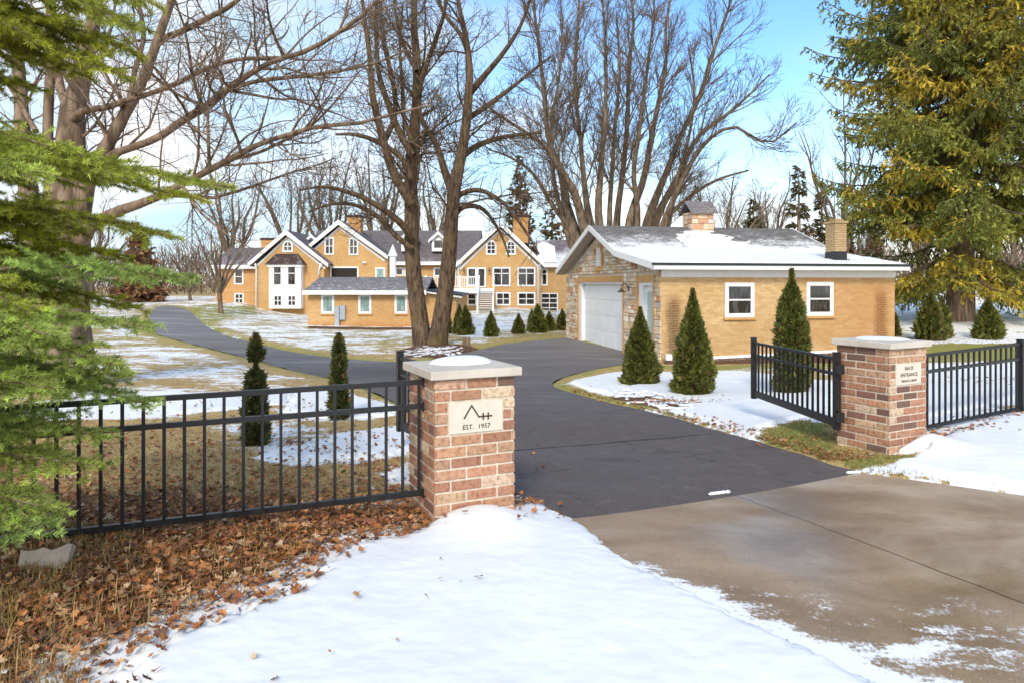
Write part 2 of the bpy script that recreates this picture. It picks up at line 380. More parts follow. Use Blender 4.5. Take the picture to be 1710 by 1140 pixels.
def asphalt_mat():
    m = NM('asphalt'); n = m.noise(95, 4, .7); b = m.noise(.9, 5, .6); w = m.noise(.45, 5, .6, stretch=(.5, 1.6, 1), dist=.5)
    c = m.mix(m.ramp(n, .3, .72), (.040, .030, .026), (.155, .120, .105)); c = m.mix(m.ramp(b, .35, .7, 0, .55), c, (.085, .070, .068))
    far = m.attr('far_pale'); c = m.mix(m.math('MULTIPLY', far, m.ramp(w, .3, .6, .45, 1)), c, (.22, .20, .19))  # asphalt turns paler with distance up the drive
    # seams and cracks across the drive
    sx = m.N('ShaderNodeSeparateXYZ'); m.L(m.obj, sx.inputs[0])
    q = m.math('ADD', m.math('MULTIPLY', sx.outputs[1], .887), m.math('MULTIPLY', sx.outputs[0], -.462)); q = m.math('ADD', q, m.math('MULTIPLY', m.math('SUBTRACT', m.noise(1.6, 4, .6), .5), .22))
    for pos, wd, st in ((5.82, .030, .95), (4.95, .014, .6), (7.85, .022, .9), (9.9, .02, .8), (12.6, .025, .8), (16.2, .03, .7)):
        d = m.math('ABSOLUTE', m.math('SUBTRACT', q, pos)); c = m.mix(m.math('MULTIPLY', m.ramp(d, wd, wd*.3), m.math('MULTIPLY', m.ramp(b, .62, .45, .15, 1), st)), c, (.006, .006, .007))
    wet = m.ramp(w, .50, .66); r = m.ramp(wet, 0, 1, .85, .5)
    c = m.mix(m.ramp(m.noise(6, 6, .75), .5, .72, 0, .45), c, (.19, .155, .14)); c = m.mix(m.ramp(m.noise(2.3, 5, .7, dist=1), .55, .7, 0, .5), c, (.035, .028, .026)); speck = m.ramp(m.noise(38, 2, .5), .68, .74, 0, .8); c = m.mix(speck, c, (.20, .12, .07))
    return m.done(c, r, m.bump(n, .35, .004), .4)

def concrete_mat():
    m = NM('concrete'); f = m.noise(150, 3, .6); b = m.noise(1.1, 6, .6, dist=.6, stretch=(.7, 1.4, 1)); s = m.noise(.55, 5, .65, dist=1.0)
    c = m.mix(m.ramp(b, .3, .7), (.25, .160, .085), (.46, .33, .205)); c = m.mix(m.ramp(f, .35, .65, 0, .45), c, (.14, .09, .055)); c = m.mix(m.ramp(m.noise(14, 5, .7), .5, .75, 0, .3), c, (.16, .10, .06)); c = m.mix(m.ramp(m.noise(60, 2, .5), .72, .78, 0, .8), c, (.07, .045, .03))
    c = m.mix(m.ramp(s, .48, .70, 0, .5), c, (.55, .45, .34))
    sx = m.N('ShaderNodeSeparateXYZ'); m.L(m.obj, sx.inputs[0]); a = math.atan2(-1.34, .64)
    nx, ny = math.sin(a), -math.cos(a)
    d = m.math('ADD', m.math('MULTIPLY', m.math('SUBTRACT', sx.outputs[0], 1.64), nx), m.math('MULTIPLY', m.math('SUBTRACT', sx.outputs[1], 5.07), ny))
    d = m.math('ADD', d, m.math('MULTIPLY', m.math('SUBTRACT', m.noise(6, 4), .5), .03))
    jt = m.ramp(m.math('ABSOLUTE', d), .010, .003); c = m.mix(m.math('MULTIPLY', jt, .85), c, (.03, .02, .014))
    dust = m.attr('snow'); n = m.math('MULTIPLY_ADD', m.math('ADD', m.math('MULTIPLY', m.noise(4.5, 4, .6, stretch=(.8, 1.5, 1)), .6), m.math('MULTIPLY', m.noise(45, 5, .8), .4)), 2.2, -.6)
    sf = m.ramp(m.math('SUBTRACT', dust, n), -.06, .14); c = m.mix(sf, c, (.86, .85, .835))
    wet = m.ramp(m.noise(.8, 4, .5, dist=.5), .38, .62); r = m.math('MAXIMUM', m.ramp(wet, 0, 1, .62, .24), m.math('MULTIPLY', sf, .7))
    return m.done(c, r, m.bump(m.math('ADD', m.math('MULTIPLY', f, .3), m.math('MULTIPLY', sf, 1.0)), .25, .006), .35)

def bark_mat(name, c1, c2, moss=None, sc=14):
    m = NM(name); n = m.noise(sc, 5, .65, stretch=(1, 1, .18)); n2 = m.noise(1.6, 4)
    c = m.mix(m.ramp(n, .35, .65), c1, c2)
    if moss: c = m.mix(m.ramp(n2, .5, .7, 0, .7), c, moss)
    return m.done(c, .9, m.bump(n, .9, .03), .15)
def foliage_mat(name, rough=.55, var=.25, trans=.15):
    m = NM(name); c = m.attr('Col', 'Color'); n = m.noise(2.2, 3)
    c = m.mix(m.ramp(n, .3, .7, 0, var), c, (.05, .05, .012))
    m.b.inputs['Transmission Weight'].default_value = 0
    m.done(c, rough, None, .3)
    if trans > 0:
        t = m.N('ShaderNodeBsdfTranslucent'); m.L(c, t.inputs[0]); mx = m.N('ShaderNodeMixShader'); mx.inputs[0].default_value = trans
        m.L(m.b.outputs[0], mx.inputs[1]); m.L(t.outputs[0], mx.inputs[2]); m.L(mx.outputs[0], m.out.inputs[0])
    return m.m
def colored(name, rough=.8, scale=30, var=.4, dark=(.05, .02, .01), bumps=.4, spec=.2):
    m = NM(name); n = m.noise(scale, 5, .65); c = m.mix(m.ramp(n, .42, .72, 0, var), m.attr('Col', 'Color'), dark)
    return m.done(c, rough, m.bump(m.noise(scale*3, 4), bumps, .004), spec)
def glass_mat(name, base=(.015, .017, .02), curtain=None, rough=.06):
    m = NM(name); n = m.noise(2.6, 4, .6, stretch=(2.5, 2.5, .6)); c = m.mix(m.ramp(n, .5, .62), base, curtain or tuple(x*3 for x in base))
    return m.done(c, rough, None, .8)

M = {}
M['white'] = simple('white_paint', (.80, .80, .79), .45, .03, 3, .05)
M['white2'] = simple('white_trim', (.76, .76, .75), .5, .05, 5, .08)
M['soffit'] = simple('soffit_boards', (.45, .40, .36), .7, .15, 8, .1, stretch=(1, 8, 1))
M['black'] = simple('black_metal', (.012, .011, .012), .38, .25, 20, .04, .5)
M['rubber'] = simple('black_rubber', (.02, .02, .022), .5, .2, 5, .1)
M['cap'] = simple('limestone', (.56, .50, .42), .75, .10, 7, .25, .2)
M['plate'] = simple('limestone_plate', (.64, .57, .47), .8, .05, 12, .2, .2)
M['letter'] = simple('dark_lettering', (.035, .028, .022), .7, .1, 10, .1)
M['mortar'] = simple('mortar', (.62, .53, .42), .95, .14, 40, .6, .1)
M['bricks'] = colored('reclaimed_brick', .9, 30, .75, (.16, .07, .045), .9)
M['stones'] = colored('ledge_stone', .88, 9, .35, (.24, .12, .06), .7)
M['grey'] = simple('grey_metal', (.36, .39, .42), .5, .05, 5, .03)
M['galv'] = simple('bronze_metal', (.06, .045, .035), .4, .1, 9, .05)
YB1, YB2, YM = (.54, .345, .155), (.71, .49, .26), (.50, .32, .16)
M['garage_brick'] = brick_mat('cream_brick', YB1, YB2, (.50, .36, .20), stain=[(.36, .22, .0, 1.75, .8, (.10, .045, .025)), (6.75, .22, .0, 1.9, .85, (.12, .05, .025)), (6.2, 1.5, -.3, 2.2, .45, (.42, .16, .045)), (.4, .5, -.5, .12, 1.0, (.03, .02, .015))], bh=.0677)
M['house_brick'] = brick_mat('house_brick', (.55, .33, .135), (.68, .44, .21), (.45, .27, .12), joint=.010, bump=.3)
M['house_brick2'] = brick_mat('browner_house_brick', (.52, .28, .11), (.58, .34, .14), (.6, .36, .17), joint=.009, bump=.2)  # darker, browner brick of the left wing and chimneys
M['shed_brick'] = brick_mat('outbuilding_brick', (.54, .32, .14), (.68, .43, .20), (.45, .28, .13), joint=.008, stain=[(0, 40, -.3, .22, .7, (.42, .14, .05))], bump=.25)
M['soldier'] = brick_mat('soldier_brick', (.60, .33, .12), (.66, .40, .17), (.5, .32, .18), bw=.0677, bh=.203)
M['chim_brick'] = brick_mat('chimney_brick', (.42, .29, .15), (.52, .38, .21), (.22, .15, .09), joint=.009)
M['roof'] = shingle_mat('roof_shingles', (.16, .145, .135), (.25, .23, .215), .26, 3.05, 4.1, streak=(.9, .9, 2.2))
M['roof_house'] = shingle_mat('house_shingles', (.15, .125, .125), (.21, .18, .18), .22, 2.4, 6.0, rows=.3, streak=(1, 1, .5))
M['roof_snowy'] = shingle_mat('snowy_shingles', (.15, .115, .125), (.21, .17, .18), .42, 2.0, 6.0, rows=.3, sn_scale=.5)
M['roof_shed'] = shingle_mat('shed_shingles', (.18, .16, .16), (.28, .25, .25), .26, -.1, 3.5, rows=.22, sn_scale=3)
M['roof_dark'] = shingle_mat('dark_shingles', (.06, .035, .032), (.09, .055, .05), .12, 0, 9, rows=.25)
M['lawn'] = ground_mat(); M['asphalt'] = asphalt_mat(); M['concrete'] = concrete_mat()
M['bark'] = bark_mat('maple_bark', (.045, .03, .02), (.17, .11, .07), (.15, .115, .045))
M['bark2'] = bark_mat('grey_brown_bark', (.10, .068, .046), (.30, .215, .15), (.2, .13, .08), 9)
M['bark_far'] = bark_mat('far_bark', (.085, .06, .04), (.24, .175, .12), None, 8)
M['needles'] = foliage_mat('spruce_needles', .5, .25, .25)
M['needles_far'] = foliage_mat('far_needles', .6, .2, .2)
M['cedar'] = foliage_mat('arborvitae_foliage', .6, .25, .15)
M['leaf'] = colored('dead_leaf', .6, 60, .35, (.06, .02, .008), .4, .3)
M['blade'] = foliage_mat('grass_blade', .6, .1, .2)
M['glass'] = glass_mat('dark_glass', (.018, .015, .014), (.09, .065, .05))
M['glass2'] = glass_mat('garage_window_glass', (.014, .013, .013), (.07, .065, .06))
M['blind'] = glass_mat('blind_behind_glass', (.17, .26, .25), (.32, .42, .40))
M['frost'] = glass_mat('frosted_glass', (.36, .47, .46), (.40, .52, .50), .25)
M['interior'] = simple('dark_interior', (.02, .015, .012), .8, .3, 2, .1)
M['gravel'] = colored('gravel', .9, 40, .4, (.05, .03, .02), .4)
M['block'] = simple('broken_paver', (.42, .34, .27), .9, .12, 9, .5)
M['redbrick'] = simple('loose_brick', (.36, .13, .07), .9, .15, 15, .4)

# ---------------------------------------------------------------- ground, drive, apron, snow
DR_LOW = [(262,558),(317,573),(417,598),(483,617),(560,633),(613,650),(663,673),(760,742),(862,832),(945,868)]
DR_UP = [(1435,790),(1380,772),(1300,747),(1200,718),(1100,690),(1020,672),(945,652),(922,640),(940,630),(985,618),(1045,607),(1090,606),(1040,586),(945,564),(850,573),(770,590),(700,603),(650,603),(560,597),(477,585),(417,570),(377,560),(343,543),(328,530),(316,519),(296,513),(272,511),(258,516),(248,530)]
drive_w = np.vstack([hits(DR_LOW), hits(DR_UP)])
conc_w = np.array([(.346,4.42),(1.35,2.66),(2.4,.9),(3.4,-1.2),(4.6,-6),(16,-6),(16,.5),(9,1.6),(5.4,3.55),(4.3,4.45),(3.68,4.95),(2.83,5.62)])
conc_w = np.array([(.346,4.42),(.38,3.9),(.55,3.35),(.95,2.66),(2.0,.9),(3.0,-1.2),(4.2,-6),(16,-6),(16,.5),(9,1.6),(5.4,3.55),(4.3,4.45),(3.68,4.95),(2.83,5.62)])
conc_w[0] = drive_w[9]; conc_w[-1] = drive_w[10]
def inband(poly, x, y, marg=1.0):
    x = np.asarray(x, float); sh = x.shape; x = x.ravel(); y = np.asarray(y, float).ravel(); P = np.asarray(poly)
    out = np.full(x.shape, 99.0)
    k = (x > P[:,0].min()-marg) & (x < P[:,0].max()+marg) & (y > P[:,1].min()-marg) & (y < P[:,1].max()+marg)
    if k.any(): out[k] = sdist(P, x[k], y[k])
    return out.reshape(sh)
# deep snow, outlines given where it lies
DEEP = [
 np.vstack([hits([(690,893),(712,884),(745,868),(800,862),(850,868),(856,832),(875,838),(900,848),(925,862),(945,866),(975,884),(1002,905),(1030,930),(1085,966),(1130,985),(1200,1022),(1300,1072),(1390,1112),(1445,1140)]),
            np.array([(1.75,1.9),(2.2,1.2),(2.9,.2),(3.0,-2),(-.5,-2),(-1.2,.6),(-1.35,2.2)]), hits([(140,1125),(230,1075),(330,1032),(420,1000),(500,955),(570,905),(640,900)])]),
 hits([(1070,642),(1040,650),(1010,660),(1060,680),(1120,690),(1200,714),(1262,738),(1300,712),(1340,700),(1392,700),(1392,640),(1300,630),(1243,622),(1190,622),(1120,622)]),
 hits([(950,640),(985,655),(1020,660),(1040,640),(1040,622),(1000,628)]),
 np.vstack([hits([(1462,766),(1490,760),(1548,745),(1600,722),(1660,704),(1710,690)]), np.array([(9,9.2),(13,9),(13,1.9),(9,2.15),(6.2,3.6),(4.4,4.75)]), hits([(1700,822),(1640,812),(1560,800),(1500,784)])]),
 hits([(1400,690),(1550,700),(1620,685),(1700,668),(1760,640),(1760,608),(1620,612),(1540,618),(1400,640)]),
 hits([(425,768),(470,752),(540,748),(560,730),(660,716),(690,720),(700,752),(640,768),(560,772),(490,780)]),
 hits([(640,795),(692,780),(694,812),(655,812)]),
 hits([(60,675),(150,657),(330,657),(480,655),(480,675),(340,690),(190,702),(60,700)]),
 hits([(500,655),(560,650),(600,665),(660,680),(660,696),(560,704),(470,690)]),
 hits([(672,588),(700,580),(770,581),(782,590),(730,596),(690,598)]),
 hits([(1520,563),(1560,560),(1640,560),(1715,562),(1715,570),(1640,576),(1560,574)]),
]
SPECK = [  # outline, cover, softness in metres
 (hits([(60,600),(150,578),(262,570),(330,582),(420,605),(500,626),(600,655),(640,672),(600,690),(480,680),(200,690),(40,660)]), .44, 1.5),
 (hits([(150,592),(262,572),(420,608),(440,622),(300,640),(140,620)]), .52, 1.0),
 (hits([(345,560),(400,568),(520,583),(600,592),(680,590),(690,560),(690,552),(520,550),(515,548),(515,528),(430,526),(330,516),(345,540)]), .53, .6),
 (hits([(765,545),(780,522),(905,526),(1000,520),(1000,545),(945,556),(850,564),(770,580)]), .50, 1.2),
 (hits([(780,532),(855,530),(855,556),(775,566)]), .66, .8),
 (hits([(380,700),(640,700),(690,790),(560,800),(430,780),(340,745)]), .44, .7),
 (hits([(960,632),(1100,620),(1395,640),(1395,720),(1300,745),(1200,716),(1020,670),(930,643)]), .60, .5),
 (hits([(1395,600),(1500,604),(1800,590),(1800,700),(1540,760),(1395,720)]), .62, .6),
 (hits([(1490,489),(1900,487),(1900,562),(1700,560),(1500,560)]), .93, 2.0),
 (hits([(180,550),(262,552),(262,562),(150,590),(30,610),(30,580)]), .5, 1.0),
 (hits([(1395,775),(1460,770),(1560,800),(1450,795)]), .55, .25),
 (hits([(60,905),(680,880),(560,960),(380,1020),(200,1090),(60,1180),(-200,1180),(-200,900)]), .36, .3),
 (hits([(380,1000),(520,940),(620,900),(700,900),(700,1140),(100,1160),(200,1080)]), .62, .25),
]
BARE = [  # grass or bedding that stays clear of snow: outline, softness, kind
 (hits([(1262,740),(1290,716),(1340,705),(1392,712),(1392,768),(1330,752)]), .25, 'green'),
 (hits([(1400,770),(1470,766),(1548,758),(1500,775),(1440,785)]), .12, 'green'),
 (hits([(1545,576),(1720,574),(1720,603),(1540,606)]), .4, 'green'),
 (hits([(1100,598),(1250,598),(1395,590),(1395,608),(1110,610)]), .15, 'mulch'),
 (hits([(1104,611),(1250,610),(1395,604),(1395,616),(1110,617),(1045,613),(960,632),(980,622)]), .25, 'green'),
 (hits([(1018,668),(1045,655),(1110,660),(1170,676),(1165,688),(1090,686)]), .35, 'chips'),
 (hits([(662,600),(668,586),(700,577),(775,577),(800,584),(740,598)]), .3, 'ring'),
 (hits([(325,512),(360,508),(430,514),(430,524),(345,540),(400,566),(350,556),(328,532)]), .41, 'green'),
 (hits([(330,745),(690,800),(690,835),(60,890),(0,870),(0,700),(200,706)]), .5, 'dry'),
 (hits([(1395,565),(1400,575),(1395,598)]), .1, 'mulch'),
 (hits([(515,549),(690,551),(690,547),(515,545)]), .3, 'mulch'),
]
EDGE_D = drive_w
def fields(x, y):
    x = np.asarray(x, float); y = np.asarray(y, float)
    n1 = fbm(x*.9, y*.9, 3); n2 = fbm(x*4, y*4, 3); sdd = inband(drive_w, x, y, 3); sdc = inband(conc_w, x, y, 3)
    snow = np.full(x.shape, .30); green = np.full(x.shape, .12); leaf = np.zeros(x.shape); mulch = np.zeros(x.shape)
    far = y > 30; snow = np.where(far, .54, snow); snow = np.where(y < 2.2, .2, snow)
    for P, c, s in SPECK:
        d = inband(P, x, y, 3) + n1*s*.8; f = np.clip(.5 - d/s, 0, 1); snow = snow*(1-f) + c*f
    deep = np.full(x.shape, -9.0)
    for P in DEEP:
        d = -inband(P, x, y, 1.5); deep = np.maximum(deep, d)
    # grass edges beside the drive stay clear and greener
    e = np.clip(1 - np.abs(sdd - .15)/(.25 + y*.02), 0, 1)
    snow = snow - e*.3*(y > 6); green = np.maximum(green, .62*np.clip(1 - sdd/(.6 + .03*y), 0, 1)*(y > 9))
    green = np.where((y > 22) & (x > -20), np.maximum(green, .48), green)
    for P, s, k in BARE:
        d = inband(P, x, y, 3) + n2*s*.8; f = np.clip(.5 - d/s, 0, 1)
        snow = snow*(1-f) + (.18 if s != .41 else .40)*f; deep = deep - f*(1.2 if k in ('green', 'mulch') else .0) - (f*np.clip(.5 + n2*2.2, 0, 1)*1.1 if k in ('ring', 'chips') else 0)
        if k == 'green': green = np.maximum(green, f*.85)
        if k in ('mulch', 'ring', 'chips'): mulch = np.maximum(mulch, f)
    # leaf litter in front of and under the left fence
    lx = np.clip((-.25 - x)/.5, 0, 1)*np.clip((5.2 - y)/1.2, 0, 1); leaf = lx*.85
    leaf = np.where(x < -2.5, leaf*.9, leaf)
    return snow, green, leaf, mulch, deep, sdd, sdc, n1, n2
def lawn_h(x, y, sdd, sdc):
    h = H(x, y) + .02
    s = np.minimum(sdd, sdc)
    return h - .10*np.clip(-s/.10 + .15, 0, 1)*(s < .015) - .022*np.clip(1 - s/.08, 0, 1)
def gridmesh(xs, ys):
    X, Y = np.meshgrid(xs, ys); ny, nx = X.shape; i = np.arange(ny*nx).reshape(ny, nx)
    Fq = np.stack([i[:-1,:-1], i[:-1,1:], i[1:,1:], i[1:,:-1]], -1).reshape(-1, 4); return X.ravel(), Y.ravel(), Fq
xs = 1.5*np.sinh(np.arange(-6.0, 6.0, .0165)); ys = np.concatenate([np.linspace(-30, .8, 30), np.geomspace(1.0, 420, 540)])
X, Y, Fq = gridmesh(xs, ys)
snow, green, leaf, mulch, deep, sdd, sdc, n1, n2 = fields(X, Y)
Z = lawn_h(X, Y, sdd, sdc) + .006*n2*(Y < 30) + mulch*.03*(Y < 30)
sn = np.where(deep > 0, 1.05, snow + np.clip(deep + .25, 0, .25)*1.0)
sn = np.where(Y > 90, .25, sn)
lawn = structure(np_mesh('lawn', np.stack([X, Y, Z], -1), Fq, M['lawn'], smooth=True, attrs={'snow': sn, 'green': green, 'leaf': leaf, 'mulch': mulch}))

def sheet(name, poly, step_fn, mat, lift=0.0, attrs_fn=None):
    P = np.asarray(poly); x0, y0 = P.min(0); x1, y1 = P.max(0); pts = [tuple(p) for p in P]; n = len(pts)
    edges = [(i, (i+1) % n) for i in range(n)]
    yy = y0; cand = []
    while yy < y1:
        st = step_fn(yy); xx = np.arange(x0 + random.random()*st, x1, st); cand.append(np.stack([xx, np.full(xx.shape, yy)], -1)); yy += st
    C = np.vstack(cand); d = sdist(P, C[:,0], C[:,1]); C = C[d < -.3*np.array([step_fn(q) for q in C[:,1]])]
    pts += [tuple(p) for p in C]
    r = delaunay_2d_cdt([Vector(p) for p in pts], edges, [], 1, 1e-6)
    V = np.array([tuple(p) for p in r[0]]); Fa = np.array([f for f in r[2] if len(f) == 3])
    z = H(V[:,0], V[:,1]) + lift
    return structure(np_mesh(name, np.column_stack([V, z]), Fa, mat, smooth=True, attrs=attrs_fn(V[:,0], V[:,1]) if attrs_fn else None))
def dens(P, sub):
    return smooth_poly(P, sub)
_lo = smooth_poly(drive_w[:10], 6, False); _up = smooth_poly(drive_w[10:], 6, False)
_jn = np.array([drive_w[9] + (drive_w[10]-drive_w[9])*t for t in np.linspace(0, 1, 26)[1:-1]]); _dn = np.array([.457, -.889])*.03
drive_s = np.vstack([_lo, _jn + _dn, _up])
jit = fbm(drive_s[:,0]*2.5, drive_s[:,1]*2.5, 3); drive_s[1:len(_lo)-1] += (jit[1:len(_lo)-1, None]*.06); drive_s[len(_lo)+25:-1] += jit[len(_lo)+25:-1, None]*.06
sheet('driveway', drive_s, lambda y: max(.1, y*.02), M['asphalt'], 0.0, lambda x, y: {'far_pale': np.clip((y - 8)/22, 0, 1)*.85 + .12})
def conc_attr(x, y):
    d = -inband(DEEP[0], x, y, 4)      # distance outside the snow bank (negative outside)
    n = fbm(x*1.1, y*1.7, 3)
    near = np.clip((4.1 - y)/.8, 0, 1)
    s = -.1 + near*.66*np.clip(1.1 + d/1.7, 0, 1) + np.clip(1 + d/.20, 0, 1)*(.15 + .35*near) + n*.30*near
    return {'snow': s}
conc_d = []
for i in range(len(conc_w)):
    a = conc_w[i]; b = conc_w[(i+1) % len(conc_w)]; k = max(1, int(np.linalg.norm(b-a)/.12)); conc_d += [a + (b-a)*t/k for t in range(k)]
sheet('concrete_apron', np.array(conc_d), lambda y: .05 if y > 1.2 else .3, M['concrete'], 0.006, conc_attr)

# the lying snow itself, a thick sheet with real edges
xs = np.arange(-4.2, 8.5, .0235); ys = np.concatenate([np.arange(1.2, 5.0, .0175), 5.0*np.exp(np.arange(0, 1.32, .0042))])
X, Y, Fq = gridmesh(xs, ys)
snow, green, leaf, mulch, deep, sdd, sdc, n1, n2 = fields(X, Y)
nf = fbm(X*11, Y*11, 4, .6); nn = fbm(X*30, Y*30, 2)
leafy = np.clip((.25 - X)/1.2, 0, 1)*np.clip((4.4 - Y)/.8, 0, 1)
D = np.minimum(deep, .8) + n2*.05 + nf*(.06 + .10*leafy) - leafy*.22*np.clip(1 - deep/.9, 0, 1)*np.clip(nf*2 + .6, 0, 1.4)
off = np.clip((np.minimum(sdd, sdc)), -.5, .5)
th = .05*np.clip(D/.10, 0, 1)**.6 + .02*n1*np.clip(D/.3, 0, 1) + .003*n2*np.clip(D/.2, 0, 1) + .005*nf*np.clip(D/.1, 0, 1) + .0025*nn
# heaps against the two gate piers
def heap(cx, cy, r, h): return h*np.exp(-((X-cx)**2 + (Y-cy)**2)/(r*r))
th = th + (heap(-.16, 4.10, .27, .085) + heap(3.78, 6.3, .25, .09) + heap(2.95, 5.95, .16, .03))*(D > -.1)
hm = np.maximum(H(X, Y) + .012, 0*X - 9)
Zs = hm + np.where(D > 0, th, -.05 + 0*D)
keepv = D > -.02
Fk = Fq[keepv[Fq].any(1)]
u = np.unique(Fk); mp = np.zeros(len(X), int); mp[u] = np.arange(len(u))
so = structure(np_mesh('snow', np.stack([X, Y, Zs], -1)[u], mp[Fk], SNOW, smooth=True)); 
def surf(x, y):
    """top of lawn or snow"""
    x = np.atleast_1d(np.asarray(x, float)); y = np.atleast_1d(np.asarray(y, float))
    i = np.clip(np.searchsorted(ys, y), 0, len(ys)-1); j = np.clip(np.searchsorted(xs, x), 0, len(xs)-1)
    k = i*len(xs) + j; z = np.where(D[k] > 0, Zs[k], H(x, y) + .02)
    return z
# a rim of ice along the joint between asphalt and concrete
def on_ground(u_, v_): 
    x, y = hit(u_, v_); return (x, y, float(H(x, y)))
for (u0, v0, u1, v1, lab) in ((1183,827,1220,823,'thin bar of snow on the joint in the middle of the drive'), (1413,791,1438,789,'thin bar of snow at the right end of the drive joint')):
    a = hit(u0, v0); b = hit(u1, v1); mb = MB(); n = 9
    pts = [(a[0]+(b[0]-a[0])*t/n, a[1]+(b[1]-a[1])*t/n, float(H(a[0], a[1]))+.012) for t in range(n+1)]
    mb.tube(pts, [.004]+[.013+.003*math.sin(3*i) for i in range(n-1)]+[.004], 8)
    o = mb.build('snow_strip', SNOW, None, True); tag(o, lab, 'snow')

# ---------------------------------------------------------------- brick gate piers
PAL = [(.52,.25,.13),(.56,.30,.165),(.47,.21,.11),(.60,.36,.21),(.40,.17,.095),(.54,.28,.15),(.66,.46,.30),(.19,.105,.08),(.50,.28,.16),(.52,.235,.12),(.44,.19,.10),(.28,.13,.09)]
def brickwork(mb, w, d, z0, rows, rs, hole=None):
    """individual bricks on all four faces, local box 0..w, 0..d"""
    ch, L, j, dep = .0677, .203, .0128, .05
    faces = [((0,0), (1,0), (0,-1), w), ((0,d), (0,-1), (-1,0), d), ((w,0), (0,1), (1,0), d), ((w,d), (-1,0), (0,1), w)]
    for (ox, oy), (ax, ay), (nx, ny), ln in faces:
        Mt = Matrix(((ax, -nx, 0, ox), (ay, -ny, 0, oy), (0, 0, 1, 0), (0, 0, 0, 1)))
        for r in range(rows):
            z1 = z0 - r*ch - j*.5; z2 = z1 - ch + j; even = (r % 2 == 0)
            s = 0.0 if even else -L/2; first = True
            while s < ln - .02:
                e = min(s + L, ln); b = max(s, 0)
                if e - b > .03:
                    a0 = b + (j/2 if b > 0 else 0); a1 = e - (j/2 if e < ln else 0)
                    if not (hole and (ax, ay) == (1, 0) and a1 > hole[0] and a0 < hole[1] and z1 > hole[2] + .01 and z2 < hole[3] - .01):
                        segs = [(a0, a1)]
                    else:
                        segs = [q for q in ((a0, min(a1, hole[0]-.006)), (max(a0, hole[1]+.006), a1)) if q[1] - q[0] > .02]
                    for (q0, q1) in segs:
                        c = rs.choice(PAL); f = rs.uniform(.82, 1.15); gq = (c[0]+c[1]+c[2])/3*.16; mb.col = (c[0]*f*.84+gq, c[1]*f*rs.uniform(.95,1.06)*.84+gq, c[2]*f*.84+gq, 1)
                        pr = rs.uniform(-.0015, .003); k0 = rs.uniform(-.002, .002); k1 = rs.uniform(-.002, .002)
                        mb.M = Mt; mb.box(q0, q1, -pr, dep*.4, z2+k0*.6, z1+k1*.6, .0035)
                s += L
    mb.M = None; mb.col = (1, 1, 1, 1)
def text_part(txt, size, M4, parent, name='lettering', spacing=1.08, ext=.0012):
    cu = bpy.data.curves.new(name, 'FONT'); cu.body = txt; cu.size = size; cu.extrude = ext; cu.align_x = 'CENTER'; cu.align_y = 'CENTER'; cu.space_character = spacing; cu.resolution_u = 4
    o = bpy.data.objects.new(name, cu); COL.objects.link(o); dg = bpy.context.evaluated_depsgraph_get(); me = bpy.data.meshes.new_from_object(o.evaluated_get(dg))
    bpy.data.objects.remove(o); me.materials.clear(); me.materials.append(M['letter']); me.transform(M4)
    ob = bpy.data.objects.new(name, me); COL.objects.link(ob); ob.parent = parent; return ob
# text lies in local x,y; turn it upright so that it faces local -y
UP = Matrix.Rotation(R(90), 4, 'X')
def pier(x, y, ang, w, d, ztop, seed, label, capsnow):
    rs = random.Random(seed); t = thing('gate_pier', label, 'brick pier', (x, y, 0), R(ang), 'brick gate piers')
    mb = MB(); hole = (.088, w-.082, ztop - .0677*5 + .003, ztop - .0677*2 - .003)
    brickwork(mb, w, d, ztop, 17, rs, hole); mb.build('brickwork', M['bricks'], t, color=True)
    mb = MB(); mb.box(.006, w-.006, .006, d-.006, ztop - 17*.0677, ztop-.001); mb.build('mortar', M['mortar'], t)
    mb = MB(); mb.box(-.035, w+.035, -.035, d+.035, ztop+.002, ztop+.055, .004); cp = mb.build('cap', M['cap'], t)
    mb = MB(); mb.box(hole[0]+.001, hole[1]-.001, -.004, .02, hole[2]+.004, hole[3]-.004, .003); pl = mb.build('stone_plaque', M['plate'], t)
    return t, cp, pl, hole
def snow_pad(parent, cx, cy, rx, ry, h, z, seed=0, flat=.5):
    n, m = 28, 9; vs = [(cx, cy, z+h)]; fs = []
    rs = random.Random(seed); ph = [rs.uniform(0, 6) for _ in range(4)]
    for i in range(1, m+1):
        for j in range(n):
            q = 2*PI*j/n; rr = 1 + .07*math.sin(2*q+ph[0]) + .05*math.sin(3*q+ph[1]) + .03*math.sin(5*q+ph[2]); f = i/m
            vs.append((cx + rx*rr*f*math.cos(q), cy + ry*rr*f*math.sin(q), z + h*(1 - f**(2+flat*2))**.6 if i < m else z))
    for j in range(n): fs.append((0, 1+j, 1+(j+1) % n))
    for i in range(m-1):
        for j in range(n): fs.append((1+i*n+j, 1+(i+1)*n+j, 1+(i+1)*n+(j+1) % n, 1+i*n+(j+1) % n))
    mb = MB(); mb.add(vs, fs); return mb.build('cap_snow' if parent else 'snow_mound', SNOW, parent, True)
LP = (-.458, 4.08); RP = (3.39, 6.18)
pl_t, cp, pq, hl = pier(LP[0], LP[1], 25.0, .525, .525, .895, 3, 'near brick pier with a monogram plaque and a domed snow cap, beside the leaf litter', None)
snow_pad(cp, .30, .33, .205, .17, .042, .952, 1)
